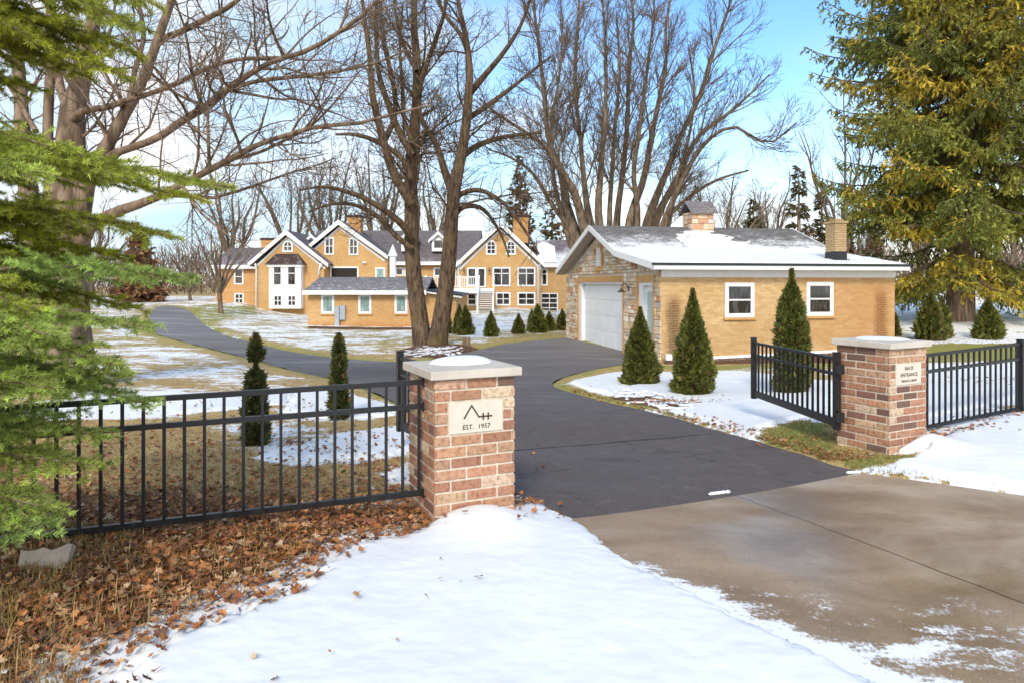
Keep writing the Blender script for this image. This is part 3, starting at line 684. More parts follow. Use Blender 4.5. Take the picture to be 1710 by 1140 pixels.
# snow mark: the peaked line with a double cross stroke, cut into the plaque
cxp = (hl[0]+hl[1])/2; mb = MB(); zc = hl[2]; Hh = hl[3]-hl[2]; Wd = hl[1]-hl[0]
def pq_pt(fx, fz): return (hl[0] + Wd*fx, -.0052, hl[2] + Hh*fz)
def stroke(a, b, w=.0085): mb.bar(a, b, .0022, w, up=(0, 0, 1)) if abs(a[0]-b[0]) > 1e-4 else mb.box(a[0]-w/2, a[0]+w/2, -.0063, -.0041, min(a[2],b[2]), max(a[2],b[2]))
def seg2(a, b, w=.0085, y=-.0052, t=.0011):
    d = Vector((b[0]-a[0], 0, b[2]-a[2])).normalized(); n_ = Vector((-d.z, 0, d.x))*w/2; A = Vector((a[0], y, a[2])); B = Vector((b[0], y, b[2])); o = Vector((0, t, 0))
    mb.add([A+n_-o, A-n_-o, B-n_-o, B+n_-o, A+n_+o, A-n_+o, B-n_+o, B+n_+o], [(0,1,2,3),(7,6,5,4),(0,4,5,1),(1,5,6,2),(2,6,7,3),(3,7,4,0)])
seg2(pq_pt(.27,.47), pq_pt(.41,.86)); seg2(pq_pt(.405,.87), pq_pt(.545,.49), y=-.0055); seg2(pq_pt(.53,.50), pq_pt(.79,.50), y=-.0059)
seg2(pq_pt(.622,.39), pq_pt(.622,.61), y=-.0063); seg2(pq_pt(.715,.39), pq_pt(.715,.61), y=-.0063)
mb.build('monogram', M['letter'], pq)
text_part('EST.  1957', .040, Matrix.Translation((cxp, -.0052, hl[2]+Hh*.2)) @ UP, pq, spacing=1.05)
pr_t, cp, pq, hr = pier(RP[0], RP[1], 27.5, .54, .54, .88, 8, 'far brick pier with a back entrance plaque and flat snow on its cap', None)
snow_pad(cp, .32, .30, .23, .22, .022, .937, 5)
cxp = (hr[0]+hr[1])/2; Hh = hr[3]-hr[2]
text_part('BACK', .046, Matrix.Translation((cxp, -.0052, hr[2]+Hh*.77)) @ UP, pq)
text_part('ENTRANCE', .046, Matrix.Translation((cxp, -.0052, hr[2]+Hh*.47)) @ UP, pq)
text_part('PRIVATE DRIVE', .031, Matrix.Translation((cxp, -.0052, hr[2]+Hh*.19)) @ UP, pq)

# ---------------------------------------------------------------- fences and gates (local x runs along them)
def fence(x0, y0, x1, y1, zt0, zt1, zb0, zb1, zm_off, label, posts, first, pitch, start_plate=True):
    """rails from (x0,y0) to (x1,y1); heights given at both ends"""
    L = math.hypot(x1-x0, y1-y0); ang = math.atan2(y1-y0, x1-x0); t = thing('metal_fence', label, 'fence', (x0, y0, 0), ang, None)
    f = lambda a, b, s: a + (b-a)*s/L
    for nm, za, zb, h in (('top_rail', zt0, zt1, .030), ('middle_rail', zt0-zm_off, zt1-zm_off, .030), ('bottom_rail', zb0, zb1, .032)):
        mb = MB(); mb.bar((0, 0, za), (L, 0, zb), .030, h)
        if start_plate: mb.box(-.004, .03, -.024, .024, za-.027, za+.027, .003)
        mb.build(nm, M['black'], t)
    s = first
    while s < L - .01:
        if not any(abs(s-p) < .04 for p in posts):
            mb = MB(); mb.box(s-.0085, s+.0085, -.0085, .0085, f(zb0, zb1, s)-.002, f(zt0, zt1, s)+.004); mb.build('picket', M['black'], t)
        s += pitch
    for p in posts:
        x = x0 + math.cos(ang)*p; y = y0 + math.sin(ang)*p; g = float(H(x, y)); mb = MB(); zt = f(zt0, zt1, p)
        mb.box(p-.032, p+.032, -.032, .032, g-.2, zt+.04); mb.box(p-.037, p+.037, -.037, .037, zt+.04, zt+.052, .003); mb.build('fence_post', M['black'], t)
    return t
fence(-.535, 4.285, -4.6, 2.80, .858, .80, .172, .14, .150, 'black metal fence ending at the near pier, above the fallen leaves', [2.36], .045, .1014)
_a = R(27.5); fx, fy = 3.39 + .54*math.cos(_a) - .27*math.sin(_a), 6.18 + .54*math.sin(_a) + .27*math.cos(_a)
_b = R(27.5); fence(fx, fy, fx + 4.6*math.cos(_b), fy + 4.6*math.sin(_b), .742, .86, .03, .15, .162, 'black metal fence running right from the far pier over the snow', [2.17, 4.4], .05, .1013)
def gate(hx, hy, ang, zt, label, hside):
    t = thing('metal_gate', label, 'gate', (hx, hy, 0), R(ang), 'pair of open driveway gates'); L = 1.88; zb = zt - .735
    for s in (.03, L-.03):
        mb = MB(); mb.box(s-.028, s+.028, -.028, .028, zb, zt, .002); mb.box(s-.031, s+.031, -.031, .031, zt, zt+.008); mb.build('gate_post', M['black'], t)
    for nm, z, h in (('top_rail', zt-.06, .03), ('middle_rail', zt-.205, .028), ('bottom_rail', zb+.065, .075)):
        mb = MB(); mb.box(.058, L-.058, -.018, .018, z-h/2, z+h/2, .002); mb.build(nm, M['black'], t)
    n = 16
    for i in range(n):
        s = .058 + (L-.116)*(i+1)/(n+1); mb = MB(); mb.box(s-.0095, s+.0095, -.0095, .0095, zb+.10, zt-.05); mb.build('picket', M['black'], t)
    for z in (zb+.13, zt-.15):
        mb = MB(); mb.box(-.035, .004, -.012, .012, z-.05, z+.05); mb.tube([(-.02, 0, z-.055), (-.02, 0, z+.055)], .012, 8); mb.box(-.10, -.035, -.005*1, .004, z-.045, z+.045) if False else None
        mb.box(-.052, -.036, -.03, .05, z-.045, z+.045, .002); mb.build('hinge', M['black'], t)
    return t
# right gate: hinged on the face of the far pier that looks up the drive
_nf = (-math.cos(R(27.5)), -math.sin(R(27.5))); _bk = (-math.sin(R(27.5)), math.cos(R(27.5)))
hx, hy = RP[0] + _bk[0]*.48 + _nf[0]*.055, RP[1] + _bk[1]*.48 + _nf[1]*.055
gate(hx, hy, math.degrees(math.atan2(8.50-hy, 2.95-hx)), .806, 'open black gate hinged to the far pier in front of the third cypress', 1)
hx, hy = LP[0] + .525*math.cos(R(25)) - .48*math.sin(R(25)) + .05, LP[1] + .525*math.sin(R(25)) + .48*math.cos(R(25)) + .03
gate(hx, hy, math.degrees(math.atan2(6.42-hy, -1.06-hx)), .84, 'open black gate mostly hidden behind the near pier', -1)

# ---------------------------------------------------------------- window builder
def Mwall(axis='front', off=(0, 0, 0)):
    """maps (along, outward, up) to local coordinates of a building. front: faces -y; left: faces -x, along = +y"""
    if axis == 'front': return Matrix(((1,0,0,off[0]),(0,-1,0,off[1]),(0,0,1,off[2]),(0,0,0,1)))
    if axis == 'left': return Matrix(((0,-1,0,off[0]),(1,0,0,off[1]),(0,0,1,off[2]),(0,0,0,1)))
    if axis == 'right': return Matrix(((0,1,0,off[0]),(1,0,0,off[1]),(0,0,1,off[2]),(0,0,0,1)))
def window(root, Mt, a0, a1, z0, z1, cols=1, rows=1, fr=.10, mun=.04, out=.05, glass=None, arch=False, sill=True, rowz=None, name='window', frame_mat=None, label=None):
    mb = MB(Mt); fm = frame_mat or M['white2']
    if arch:
        r = (a1-a0)/2; c = (a0+a1)/2; zs = z1 - r; n = 12; outer = [(c + r*math.cos(PI*i/n), zs + r*math.sin(PI*i/n)) for i in range(n+1)]; ri = r - fr; inner = [(c + ri*math.cos(PI*i/n), zs + ri*math.sin(PI*i/n)) for i in range(n+1)]
        outer = [(a1, z0)] + outer + [(a0, z0)]; inner = [(a1-fr, z0+fr)] + inner + [(a0+fr, z0+fr)]
        N_ = len(outer)
        vs = [(p[0], 0.0, p[1]) for p in outer] + [(p[0], out, p[1]) for p in outer] + [(p[0], 0.0, p[1]) for p in inner] + [(p[0], out, p[1]) for p in inner]; fs = []
        for i in range(N_):
            k = (i+1) % N_; fs += [(N_+i, N_+k, 3*N_+k, 3*N_+i), (i, k, N_+k, N_+i), (2*N_+i, 3*N_+i, 3*N_+k, 2*N_+k)]
        mb.add(vs, fs)
        iz1 = zs + ri
    else:
        mb.box(a0, a1, 0, out, z0, z0+fr); mb.box(a0, a1, 0, out, z1-fr, z1); mb.box(a0, a0+fr, 0, out-.003, z0+fr, z1-fr); mb.box(a1-fr, a1, 0, out-.003, z0+fr, z1-fr); iz1 = z1 - fr
    for i in range(1, cols): x = a0+fr + (a1-a0-2*fr)*i/cols; mb.box(x-mun/2, x+mun/2, .003, out*.7, z0+fr, iz1)
    zz = rowz or [z0+fr + (iz1-z0-fr)*i/rows for i in range(1, rows)]
    for z in zz: mb.box(a0+fr, a1-fr, .004, out*.62, z-mun/2, z+mun/2)
    w = mb.build(name, fm, root)
    if label: w['label'] = label
    mb = MB(Mt)
    if arch: mb.add([(p[0], .012, p[1]) for p in inner], [tuple(range(len(inner)))])
    else: mb.box(a0+fr*.8, a1-fr*.8, .002, .012, z0+fr*.8, z1-fr*.8)
    mb.build('pane', glass or M['glass'], w)
    if sill:
        mb = MB(Mt); mb.box(a0-.04, a1+.04, 0, out+.04, z0-.07, z0-.002, .004); mb.build('sill', M['white2'] if sill is True else sill, w)
    return w

# ---------------------------------------------------------------- garage with the stone gable
GC = (4.006, 18.5, -.65); GA = math.atan2(.197, .98)
garage = thing('garage', 'cream brick garage with a stone gable, white roller door and snowy roof', 'garage', GC, GA)
cg, sg = math.cos(GA), math.sin(GA)
def g_s(u, off=0.0):    # distance along the long wall seen at pixel column u, on the plane y = off
    k = (u-CX)/F; ox, oy = GC[0] - sg*off, GC[1] + cg*off; return (ox - oy*k)/(sg*k - cg)
def g_d(u, xo=0.0):     # distance along the gable wall seen at column u, on the plane x = xo
    k = (u-CX)/F; ox, oy = GC[0] + cg*xo, GC[1] + sg*xo; return (ox - oy*k)/(cg*k + sg)
def g_z(v, x, y): Yw = GC[1] + sg*x + cg*y; return CAMZ - (v-HZ)/F*Yw - GC[2]
GL = g_s(1494); GD = g_d(946)
mb = MB(); T = .25
wp = [(0,-.7),(0,2.44),(2.57,2.93),(5.11,3.90),(GD,2.45),(GD,-.7)]
mb.box(0.0, GL, 0, T, -.7, 2.44); mb.prism_x([(y, z) for y, z in wp if 1] , GL-T, GL) if False else None
mb.build('wall', M['garage_brick'], garage)
mb = MB(); mb.prism_x([(T+.002,-.7),(T+.002,2.44),(2.57,2.93),(5.11,3.90),(GD,2.45),(GD,-.7)], GL-T, GL-.002); mb.box(0, GL, GD-T, GD, -.7, 2.4); mb.build('wall', M['garage_brick'], garage)
# stone-faced gable: backing wall with openings, then the laid stones
dl0, dl1 = g_d(1040.5), g_d(966.5); pd0, pd1 = g_d(1091), g_d(1066)     # door openings along y
door_t = g_z(471, 0, dl0); pdt = g_z(471.5, 0, pd0)
mb = MB()
mb.prism_x([(T, -.7),(T, 2.44),(2.57,2.93),(5.11,3.90),(GD-T,2.45),(GD-T,-.7)], .10, T+.10) if False else None
for y0, y1, za, zb in ((.002, pd0, -.7, None), (pd0, pd1, pdt, None), (pd1, dl0, -.7, None), (dl0, dl1, door_t, None), (dl1, GD-T, -.7, None)):
    def top(y): return np.interp(y, [0, 2.57, 5.11, GD], [2.44, 2.93, 3.90, 2.45])
    yy = sorted(set([y0, y1] + [q for q in (2.57, 5.11) if y0 < q < y1]))
    poly = [(y0, za)] + [(q, float(top(q))) for q in yy] + [(y1, za)]; mb.prism_x(poly, .03, T)
mb.build('wall', M['mortar'], garage, color=False)
rs = random.Random(4); mb = MB()
SP = [(.70,.56,.40),(.76,.65,.50),(.66,.48,.32),(.74,.57,.40),(.60,.53,.44),(.78,.69,.57),(.58,.32,.19),(.70,.50,.28),(.66,.58,.49)]
z = -.62
while z < 3.8:
    h = rs.choice((.10, .14, .18, .22)); y = -.0
    while y < GD:
        l = rs.uniform(.14, .48); y1 = min(y+l, GD)
        parts = [(y, y1, z, z+h)]
        if h > .17 and rs.random() < .5: zm = z + h*rs.uniform(.4, .6); parts = [(y, y1, z, zm), (y, y1, zm, z+h)] if l > .25 else parts
        for a, b, c, d in parts:
            cy = (a+b)/2
            if d > np.interp(a, [0,2.57,5.11,GD],[2.44,2.93,3.90,2.45]) or d > np.interp(b, [0,2.57,5.11,GD],[2.44,2.93,3.90,2.45]): continue
            if a < pd1+.10 and b > pd0-.10 and c < pdt+.16: 
                if b < pd0-.02 + .0 or a > pd1: pass
                a2, b2 = a, b
                if a < pd0-.10: b2 = pd0-.10
                elif b > pd1+.10: a2 = pd1+.10
                else: continue
                a, b = a2, b2
            if a < dl1+.12 and b > dl0-.12 and c < door_t+.2:
                if a < dl0-.12: b = dl0-.12
                elif b > dl1+.12: a = dl1+.12
                else: continue
            if abs(cy-5.11) < .42 and 2.6 < (c+d)/2 < 3.55: continue
            if b-a < .05: continue
            cc = rs.choice(SP); f = rs.uniform(.8, 1.15); mb.col = (cc[0]*f, cc[1]*f, cc[2]*f, 1); p = rs.uniform(.0, .03)
            mb.box(-.01-p, .04, a+.007, b-.007, c+.007, d-.007, .008)
        y = y1
    z += h
mb.build('stone_facing', M['stones'], garage, color=True)
# brick surrounds of both doors and the gable vent
mb = MB()
for a, b, zt in ((pd0, pd1, pdt), (dl0, dl1, door_t)):
    mb.box(-.028, .05, a-.10, a-.002, -.62, zt+.002); mb.box(-.028, .05, b+.002, b+.10, -.62, zt+.002); mb.box(-.030, .05, a-.10, b+.10, zt+.004, zt+.19)
mb.build('brick_surround', M['soldier'], garage)
ML = Mwall('left')
mb = MB(ML); c0 = 5.11; r = .24; n = 12
outer = [(c0+.33, 2.62)] + [(c0 + .33*math.cos(PI*i/n), 3.10 + .36*math.sin(PI*i/n)) for i in range(n+1)] + [(c0-.33, 2.62)]
mb.prism(outer, -.03, .045); mb.box(c0-.37, c0+.37, -.02, .07, 2.56, 2.66); vt = mb.build('gable_vent', M['soldier'], garage)
mb = MB(ML); inner = [(c0+r, 2.72)] + [(c0 + r*math.cos(PI*i/n), 3.10 + .26*math.sin(PI*i/n)) for i in range(n+1)] + [(c0-r, 2.72)]
mb.prism(inner, .046, .055)
zz = 2.75
while zz < 3.32:
    hw = r if zz < 3.1 else r*math.sqrt(max(0, 1-((zz-3.1)/.26)**2)); 
    if hw > .06: mb.add([(c0-hw+.02, .056, zz+.04), (c0+hw-.02, .056, zz+.04), (c0+hw-.02, .085, zz), (c0-hw+.02, .085, zz)], [(0,1,2,3)])
    zz += .062
mb.build('louvre', M['white'], vt)
# roller door
mb = MB(ML); 
mb.box(dl0, dl1, -.10, -.02, door_t-.07, door_t); mb.box(dl0, dl0+.04, -.10, -.02, 0-.1, door_t-.07); mb.box(dl1-.28, dl1, -.22, -.02, -.15, door_t-.072); gf = mb.build('door_frame', M['white'], garage)
mb = MB(ML); n = 4; ph = (door_t-.07)/n
for i in range(n):
    z0 = i*ph; mb.box(dl0+.045, dl1-.285, -.20, -.155, z0+.004, z0+ph-.001, .004)
    m_ = 4; pw = (dl1-dl0-.33)/m_
    for k in range(m_):
        a = dl0+.045 + k*pw; mb.box(a+.06, a+pw-.06, -.156, -.152, z0+.09, z0+ph-.09, .003)
mb.build('garage_door', M['white'], garage)
mb = MB(ML); mb.box(dl0-.05, dl1, -.16, .02, -.10, .0); mb.build('door_sill', M['soldier'], garage)
# side door with frosted pane
mb = MB(ML); mb.box(pd0, pd1, -.10, -.015, pdt-.09, pdt); mb.box(pd0, pd0+.08, -.10, -.016, -.1, pdt-.09); mb.box(pd1-.30, pd1, -.12, -.016, -.1, pdt-.092); mb.build('door_frame', M['white'], garage)
mb = MB(ML); a, b = pd0+.08, pd1-.30; mb.box(a, b, -.22, -.12, 0, pdt-.09); dr = mb.build('door', M['white'], garage)
mb = MB(ML); mb.box(a+.10, b-.10, -.119, -.112, .35, pdt-.26); mb.build('pane', M['frost'], dr)
# wall lamp
uy = g_d(1052); zl = g_z(482, 0, uy)
lt = MB(); lt.tube([(-.03, uy, zl), (-.05, uy, zl)], .06, 12); arc = [(-.05, uy, zl), (-.09, uy, zl+.09), (-.16, uy, zl+.14), (-.24, uy, zl+.12), (-.27, uy, zl+.05), (-.27, uy, zl-.02)]
lt.tube([tuple(p) for p in smooth_poly(np.array(arc), 4, False)], .014, 8); wl = lt.build('wall_lamp', M['galv'], garage, True)
lt = MB(); lt.tube([(-.27, uy, zl+.02), (-.27, uy, zl-.03), (-.27, uy, zl-.05), (-.27, uy, zl-.11), (-.27, uy, zl-.12)], [.025, .035, .075, .125, .128], 16, cap=False); lt.build('lamp_shade', M['galv'], wl, True)
# long-wall windows and trim
MF = Mwall('front')
for (u0, u1, v0, v1) in ((1210,1259,472,530),(1346,1391,471,527.5)):
    a, b = g_s(u0), g_s(u1); z0, z1 = g_z(v1, (a+b)/2, 0), g_z(v0, (a+b)/2, 0)
    mbx = MB(MF); window(garage, MF, a, b, z0, z1, 1, 2, fr=.11, mun=.045, out=.035, glass=M['glass2'], sill=M['soldier'])
    mbx.box(a-.02, b+.02, .0, .006, z1+.002, z1+.16); mbx.build('lintel', M['soldier'], garage)
mb = MB(MF); mb.box(.0, GL, .0, .03, 2.30, 2.50); mb.build('frieze', M['white2'], garage)
# roofs
OV = .40; RX0, RX1 = -OV, GL+.12; th_ = .15
prof = [(-.45,2.66),(2.57,3.13),(5.11,4.11),(9.45,2.66)]
def slab(x0, x1, pts, t, mat, name, root=garage):
    mb = MB(); poly = pts + [(p[0], p[1]-t) for p in reversed(pts)]; mb.prism_x(poly, x0, x1); return mb.build(name, mat, root)
rf = slab(RX0+.03, RX1-.03, prof[1:], th_, M['roof'], 'roof')
# snow-laden low roof in front
fl = slab(RX0+.03, RX1-.03, [prof[0], (2.56, 3.126)], th_-.01, M['rubber'], 'low_roof')
n, m_ = 120, 40; xs_ = np.linspace(RX0+.06, RX1-.05, n); ys_ = np.linspace(-.40, 2.62, m_); Xa, Ya = np.meshgrid(xs_, ys_); base = np.interp(Ya, [p[0] for p in prof], [p[1] for p in prof])
edge = np.minimum.reduce([Xa-xs_[0], xs_[-1]-Xa, Ya-ys_[0]+.02*0, Ya*0+9]); tk = .055*np.clip(edge/.12, 0, 1)**.6 + .012*fbm(Xa*1.5, Ya*2.5, 3)
bare = fbm(Xa*.9+3, Ya*3+1, 3); tk = tk - .09*np.clip((bare-.22)*4, 0, 1)*np.clip((Xa-4.2)/2, 0, 1)
i_ = np.arange(n*m_).reshape(m_, n); Fs = np.stack([i_[:-1,:-1], i_[:-1,1:], i_[1:,1:], i_[1:,:-1]], -1).reshape(-1, 4)
np_mesh('roof_snow', np.stack([Xa, Ya, base+tk-.004], -1).reshape(-1, 3), Fs, SNOW, fl, True)
# drift of snow spilling down the main slope below the stone chimney
n, m_ = 70, 40; xs_ = np.linspace(2.2, 6.4, n); ys_ = np.linspace(2.55, 4.9, m_); Xa, Ya = np.meshgrid(xs_, ys_); base = np.interp(Ya, [p[0] for p in prof], [p[1] for p in prof])
q = np.minimum(1 - ((Xa-g_s(1182, 3.8))/(.55 + (4.9-Ya)*.55))**2 + fbm(Xa*2, Ya*3, 4)*1.3, (4.75-Ya)/.3); tk = .04*np.clip(q*1.2, -1, 1) - .008
np_mesh('roof_snow', np.stack([Xa, Ya, base+tk], -1).reshape(-1, 3), np.stack([i_ for i_ in [np.arange(n*m_).reshape(m_, n)]], 0)[0].reshape(m_, n)[:-1, :-1].reshape(-1, 1) + np.array([[0, 1, n+1, n]]), SNOW, rf, True)
# fascia boards, rakes, black roof edge
mb = MB(); mb.box(RX0, RX1-.02, -.475, -.452, 2.50, 2.655); mb.build('fascia', M['white'], garage)
mb = MB(); mb.box(g_s(1089, -.5), RX1+.02, -.505, -.478, 2.61, 2.675, .004); mb.build('roof_edge', M['rubber'], garage)
mb = MB()
up = [(p[0], p[1]+.015) for p in prof]; lo = [(p[0], p[1]-.17) for p in prof]; 
for i in range(3): mb.add([], []); mb.prism_x([up[i], up[i+1], lo[i+1], lo[i]], RX0-.005, RX0+.028)
mb.build('rake_board', M['white'], garage)
mb = MB()
for i in range(3): mb.prism_x([up[i], up[i+1], lo[i+1], lo[i]], RX1-.028, RX1+.003)
mb.build('rake_board', M['white'], garage)
mb = MB(); 
for i in range(3): mb.prism_x([(prof[i][0], prof[i][1]-.152), (prof[i+1][0], prof[i+1][1]-.152), (prof[i+1][0], prof[i+1][1]-.165), (prof[i][0], prof[i][1]-.165)], RX0+.03, -.002)
mb.build('soffit', M['soffit'], garage)
mb = MB(); mb.box(RX0+.03, RX1-.03, -.45, -.032, 2.49, 2.50); mb.build('soffit', M['white2'], garage)
# brick chimney near the right end of the low roof
ca = g_s(1394.6, .15); mb = MB(); mb.box(ca, ca+.37, .15, .15+.43, 3.05, 3.86); mb.box(ca-.035, ca+.405, .115, .615, 3.86, 3.93); mb.box(ca+.06, ca+.31, .22, .5, 3.93, 3.99)
ch = mb.build('chimney', M['chim_brick'], garage); mb = MB(); mb.box(ca-.012, ca+.382, .138, .592, 2.65, 3.045, .004); mb.box(ca-.06, ca+.43, .09, .64, 2.62, 2.82); mb.build('flashing', M['rubber'], ch)
# stone chimney with a small gabled roof on the ridge
cx0 = g_s(1150, 5.0); cx1 = g_s(1186, 5.0); mb = MB(); rs = random.Random(9); mb.col = (.4,.34,.28,1); mb.box(cx0+.03, cx1-.03, 4.75, 5.45, 3.7, 4.62)
z = 3.85
while z < 4.58:
    h = rs.choice((.12,.16,.2)); x = cx0
    while x < cx1-.02:
        x1 = min(x+rs.uniform(.18,.42), cx1); cc = rs.choice(SP); mb.col = (*cc, 1); mb.box(x+.007, x1-.007, 4.71, 4.76, z+.007, min(z+h, 4.62)-.007, .006); x = x1
    y = 4.72
    while y < 5.46:
        y1 = min(y+rs.uniform(.18,.4), 5.48); cc = rs.choice(SP); mb.col = (*cc, 1); mb.box(cx0-.01, cx0+.035, y+.007, y1-.007, z+.007, min(z+h, 4.62)-.007, .006); y = y1
    z += h
sc = mb.build('stone_chimney', M['stones'], garage, color=True)
mb = MB(); mb.prism_x([(4.60,4.60),(5.1,5.02),(5.6,4.60),(5.6,4.55),(5.1,4.96),(4.60,4.55)], cx0-.10, cx1+.10); mb.build('chimney_roof', M['roof_shed'], sc)
mb = MB(); mb.box(g_s(1113,-.1), g_s(1123,-.1), -.10, -.003, g_z(601, .2, 0), g_z(590.5, .2, 0), .006); mb.build('utility_box', M['white2'], garage)

# ---------------------------------------------------------------- the big house at the back
HO = Vector((-8.0, 60.0, -.9))
house = thing('house', 'large cream brick house with white-trimmed gables across the back lawn', 'house', HO)
def hx(u, Y): return (u-CX)/F*Y - HO.x
def hz(v, Y): return CAMZ - (v-HZ)/F*Y - HO.z
def wall_poly(pts, Y, depth, mat='house_brick', name='wall'):
    """pts are (u,v) of the front outline at distance Y"""
    mb = MB(); mb.prism([(hx(u, Y), hz(v, Y)) for u, v in pts], Y-60, Y-60+depth); return mb.build(name, M[mat], house)
def gable_roof(uL, vL, uP, vP, uR, vR, Y, depth, mat, oh=.45, t=.28, board=.36):
    xL, zL, xP, zP, xR, zR = hx(uL, Y), hz(vL, Y), hx(uP, Y), hz(vP, Y), hx(uR, Y), hz(vR, Y)
    mb = MB(); y0, y1 = Y-60-oh, Y-60+depth
    mb.prism([(xL, zL), (xP, zP), (xR, zR), (xR, zR-t), (xP, zP-t*1.2), (xL, zL-t)], y0, y1); r = mb.build('roof', M[mat], house)
    mb = MB(); e = .03
    mb.prism([(xL-.05, zL-.02), (xP, zP-.02+e), (xP, zP-board*1.25), (xL-.05, zL-board)], y0-.06, y0-.003); mb.prism([(xR+.05, zR-.02), (xP+.002, zP-.02+e), (xP+.002, zP-board*1.25), (xR+.05, zR-board)], y0-.063, y0-.004)
    mb.prism([(xL+.25, zL-board-.02), (xP, zP-board*1.25-.14), (xP, zP-board*1.25-.34), (xL+.35, zL-board-.16)], Y-60-.05, Y-60-.002)
    mb.prism([(xR-.25, zR-board-.02), (xP, zP-board*1.25-.14), (xP, zP-board*1.25-.34), (xR-.35, zR-board-.16)], Y-60-.052, Y-60-.003)
    mb.build('barge_board', M['white'], house); return r
def eave_roof(u0, u1, v_e, Ye, v_r, Yr, mat, t=.25, gut=True, back=True):
    """roof plane whose eave and ridge run across the view"""
    z0, z1 = hz(v_e, Ye), hz(v_r, Yr); x0, x1 = hx(u0, Ye), hx(u1, Ye); ye, yr = Ye-60, Yr-60
    mb = MB(); pr = [(ye, z0), (yr, z1)] + ([(2*yr-ye, z0)] if back else []); mb.prism_x(pr + [(p[0], p[1]-t) for p in reversed(pr)], x0, x1); r = mb.build('roof', M[mat], house)
    if gut: mb = MB(); mb.box(x0, x1, ye-.12, ye-.003, z0-.30, z0+.01); mb.build('gutter', M['white'], house)
    return r
def hwin(u0, u1, v0, v1, Y, cols=1, rows=1, **k):
    kw = dict(fr=.13, mun=.07, out=.06, glass=M['glass'], sill=False); kw.update(k)
    return window(house, Mwall('front', (0, Y-60, 0)), hx(u0, Y), hx(u1, Y), hz(v1, Y), hz(v0, Y), cols, rows, **kw)
def hchim(u0, u1, v0, v1, Y, dep=1.2, mat='house_brick2', parent=None):
    mb = MB(); a, b = hx(u0, Y), hx(u1, Y); mb.box(a, b, Y-60, Y-60+dep, hz(v1, Y), hz(v0, Y)-.5); mb.box(a-.04, b+.04, Y-60-.04, Y-60+dep+.04, hz(v0, Y)-.497, hz(v0, Y)-.2) ; c = mb.build('chimney', M[mat], parent or house)
    mb = MB(); mb.box(a-.08, b+.08, Y-60-.08, Y-60+dep+.08, hz(v0, Y)-.197, hz(v0, Y)+.02); mb.build('chimney_cap', M['roof_dark'], c); return c
# left wing
wall_poly([(360,444),(432,444),(432,530),(360,530)], 62, 8, 'house_brick2'); r = eave_roof(351, 446, 443.5, 61.6, 414, 66, 'roof_house'); hchim(436, 457, 398, 418, 66.2, parent=r)
mb = MB(); mb.prism([(hx(352,66), hz(443,62)), (hx(352,66)+.01, hz(443,62))], 0, 1) if False else None
hwin(391, 407, 449, 475.5, 62, 1, 2); hwin(391.5, 407.5, 489.5, 508.5, 62, 2, 2)
mb = MB(); mb.box(hx(362,62), hx(430,62), 1.955, 1.997, hz(488,62), hz(485,62)); mb.build('belt_course', M['soldier'], house)
# tall gable with the two-storey bay
wall_poly([(428,443),(480,393),(541,443),(541,530),(428,530)], 60, 9); gable_roof(418, 440, 480, 384.5, 549, 440, 60, 9, 'roof_house')
hwin(472, 489.5, 402, 421.5, 60, 2, 2, arch=True, fr=.15)
mb = MB(); a, b = hx(454,60), hx(507,60); z0, z1 = hz(515,60), hz(443,60); mb.box(a, b, -.75, -.003, z0, z1); mb.box(a-.12, b+.12, -.88, -.003, z1-.18, z1+.03); bay = mb.build('bay', M['white'], house)
mb = MB(); zt = hz(424.5, 60); aa, bb = hx(463,60), hx(498,60); mb.add([(a-.3,-1.0,z1+.03),(b+.3,-1.0,z1+.03),(b+.3,-.003,z1+.03),(a-.3,-.003,z1+.03),(aa,-.35,zt),(bb,-.35,zt),(bb,-.003,zt),(aa,-.003,zt)], [(0,1,5,4),(1,2,6,5),(3,0,4,7),(4,5,6,7),(0,3,2,1),(2,3,7,6)]); mb.build('bay_roof', M['roof_dark'], bay)
for u0, u1, v0, v1 in ((461,475.5,444.5,477),(484.5,499,444.5,477),(462,476,493,511),(485,499,493,511)):
    window(house, Mwall('front', (0, -.75, 0)), hx(u0,60), hx(u1,60), hz(v1,60), hz(v0,60), 1 if v0 < 480 else 2, 2, fr=.09, mun=.07, out=.05, glass=M['glass'], sill=False, rowz=[hz(457,60)] if v0 < 480 else None)
def downspout(u, v0, v1, Y, du=0):
    mb = MB(); x = hx(u, Y); y = Y-60-.09; mb.tube([(x-.5 if du < 0 else x+du*.3, y-.3, hz(v0, Y)+.1), (x, y, hz(v0, Y)-.35), (x, y, hz(v1, Y)+.3), (x-.15, y-.1, hz(v1, Y)+.1), (x-.9, y-.4, hz(v1, Y))] if du <= 0 else [(x+.3, y-.3, hz(v0,Y)+.1), (x, y, hz(v0,Y)-.35), (x, y, hz(v1,Y))], .09, 8); mb.build('downspout', M['white'], house, True)
downspout(429, 443, 519, 60, 0); downspout(533, 443, 462, 60, 1)
# second gable
wall_poly([(515,424),(567,377),(647,427),(647,540),(515,540)], 61.5, 8); gable_roof(487, 436, 567, 368, 648, 427, 61.5, 8, 'roof_house')
hwin(542, 558, 396.5, 426, 61.5, 2, 2); hwin(582.5, 598.5, 397.5, 426.5, 61.5, 2, 2)
w = hwin(551.5, 599, 445.5, 466, 61.5, 1, 1, glass=M['interior'])
hwin(626.5, 643, 447, 466, 61.5, 1, 1, glass=M['blind'])
c = hchim(581, 602, 360, 398, 64)
mb = MB(); mb.box(hx(606,61.5), hx(612,61.5), 1.3, 1.497, hz(440,61.5), hz(437.5,61.5)); mb.build('vent_hood', M['white'], house)
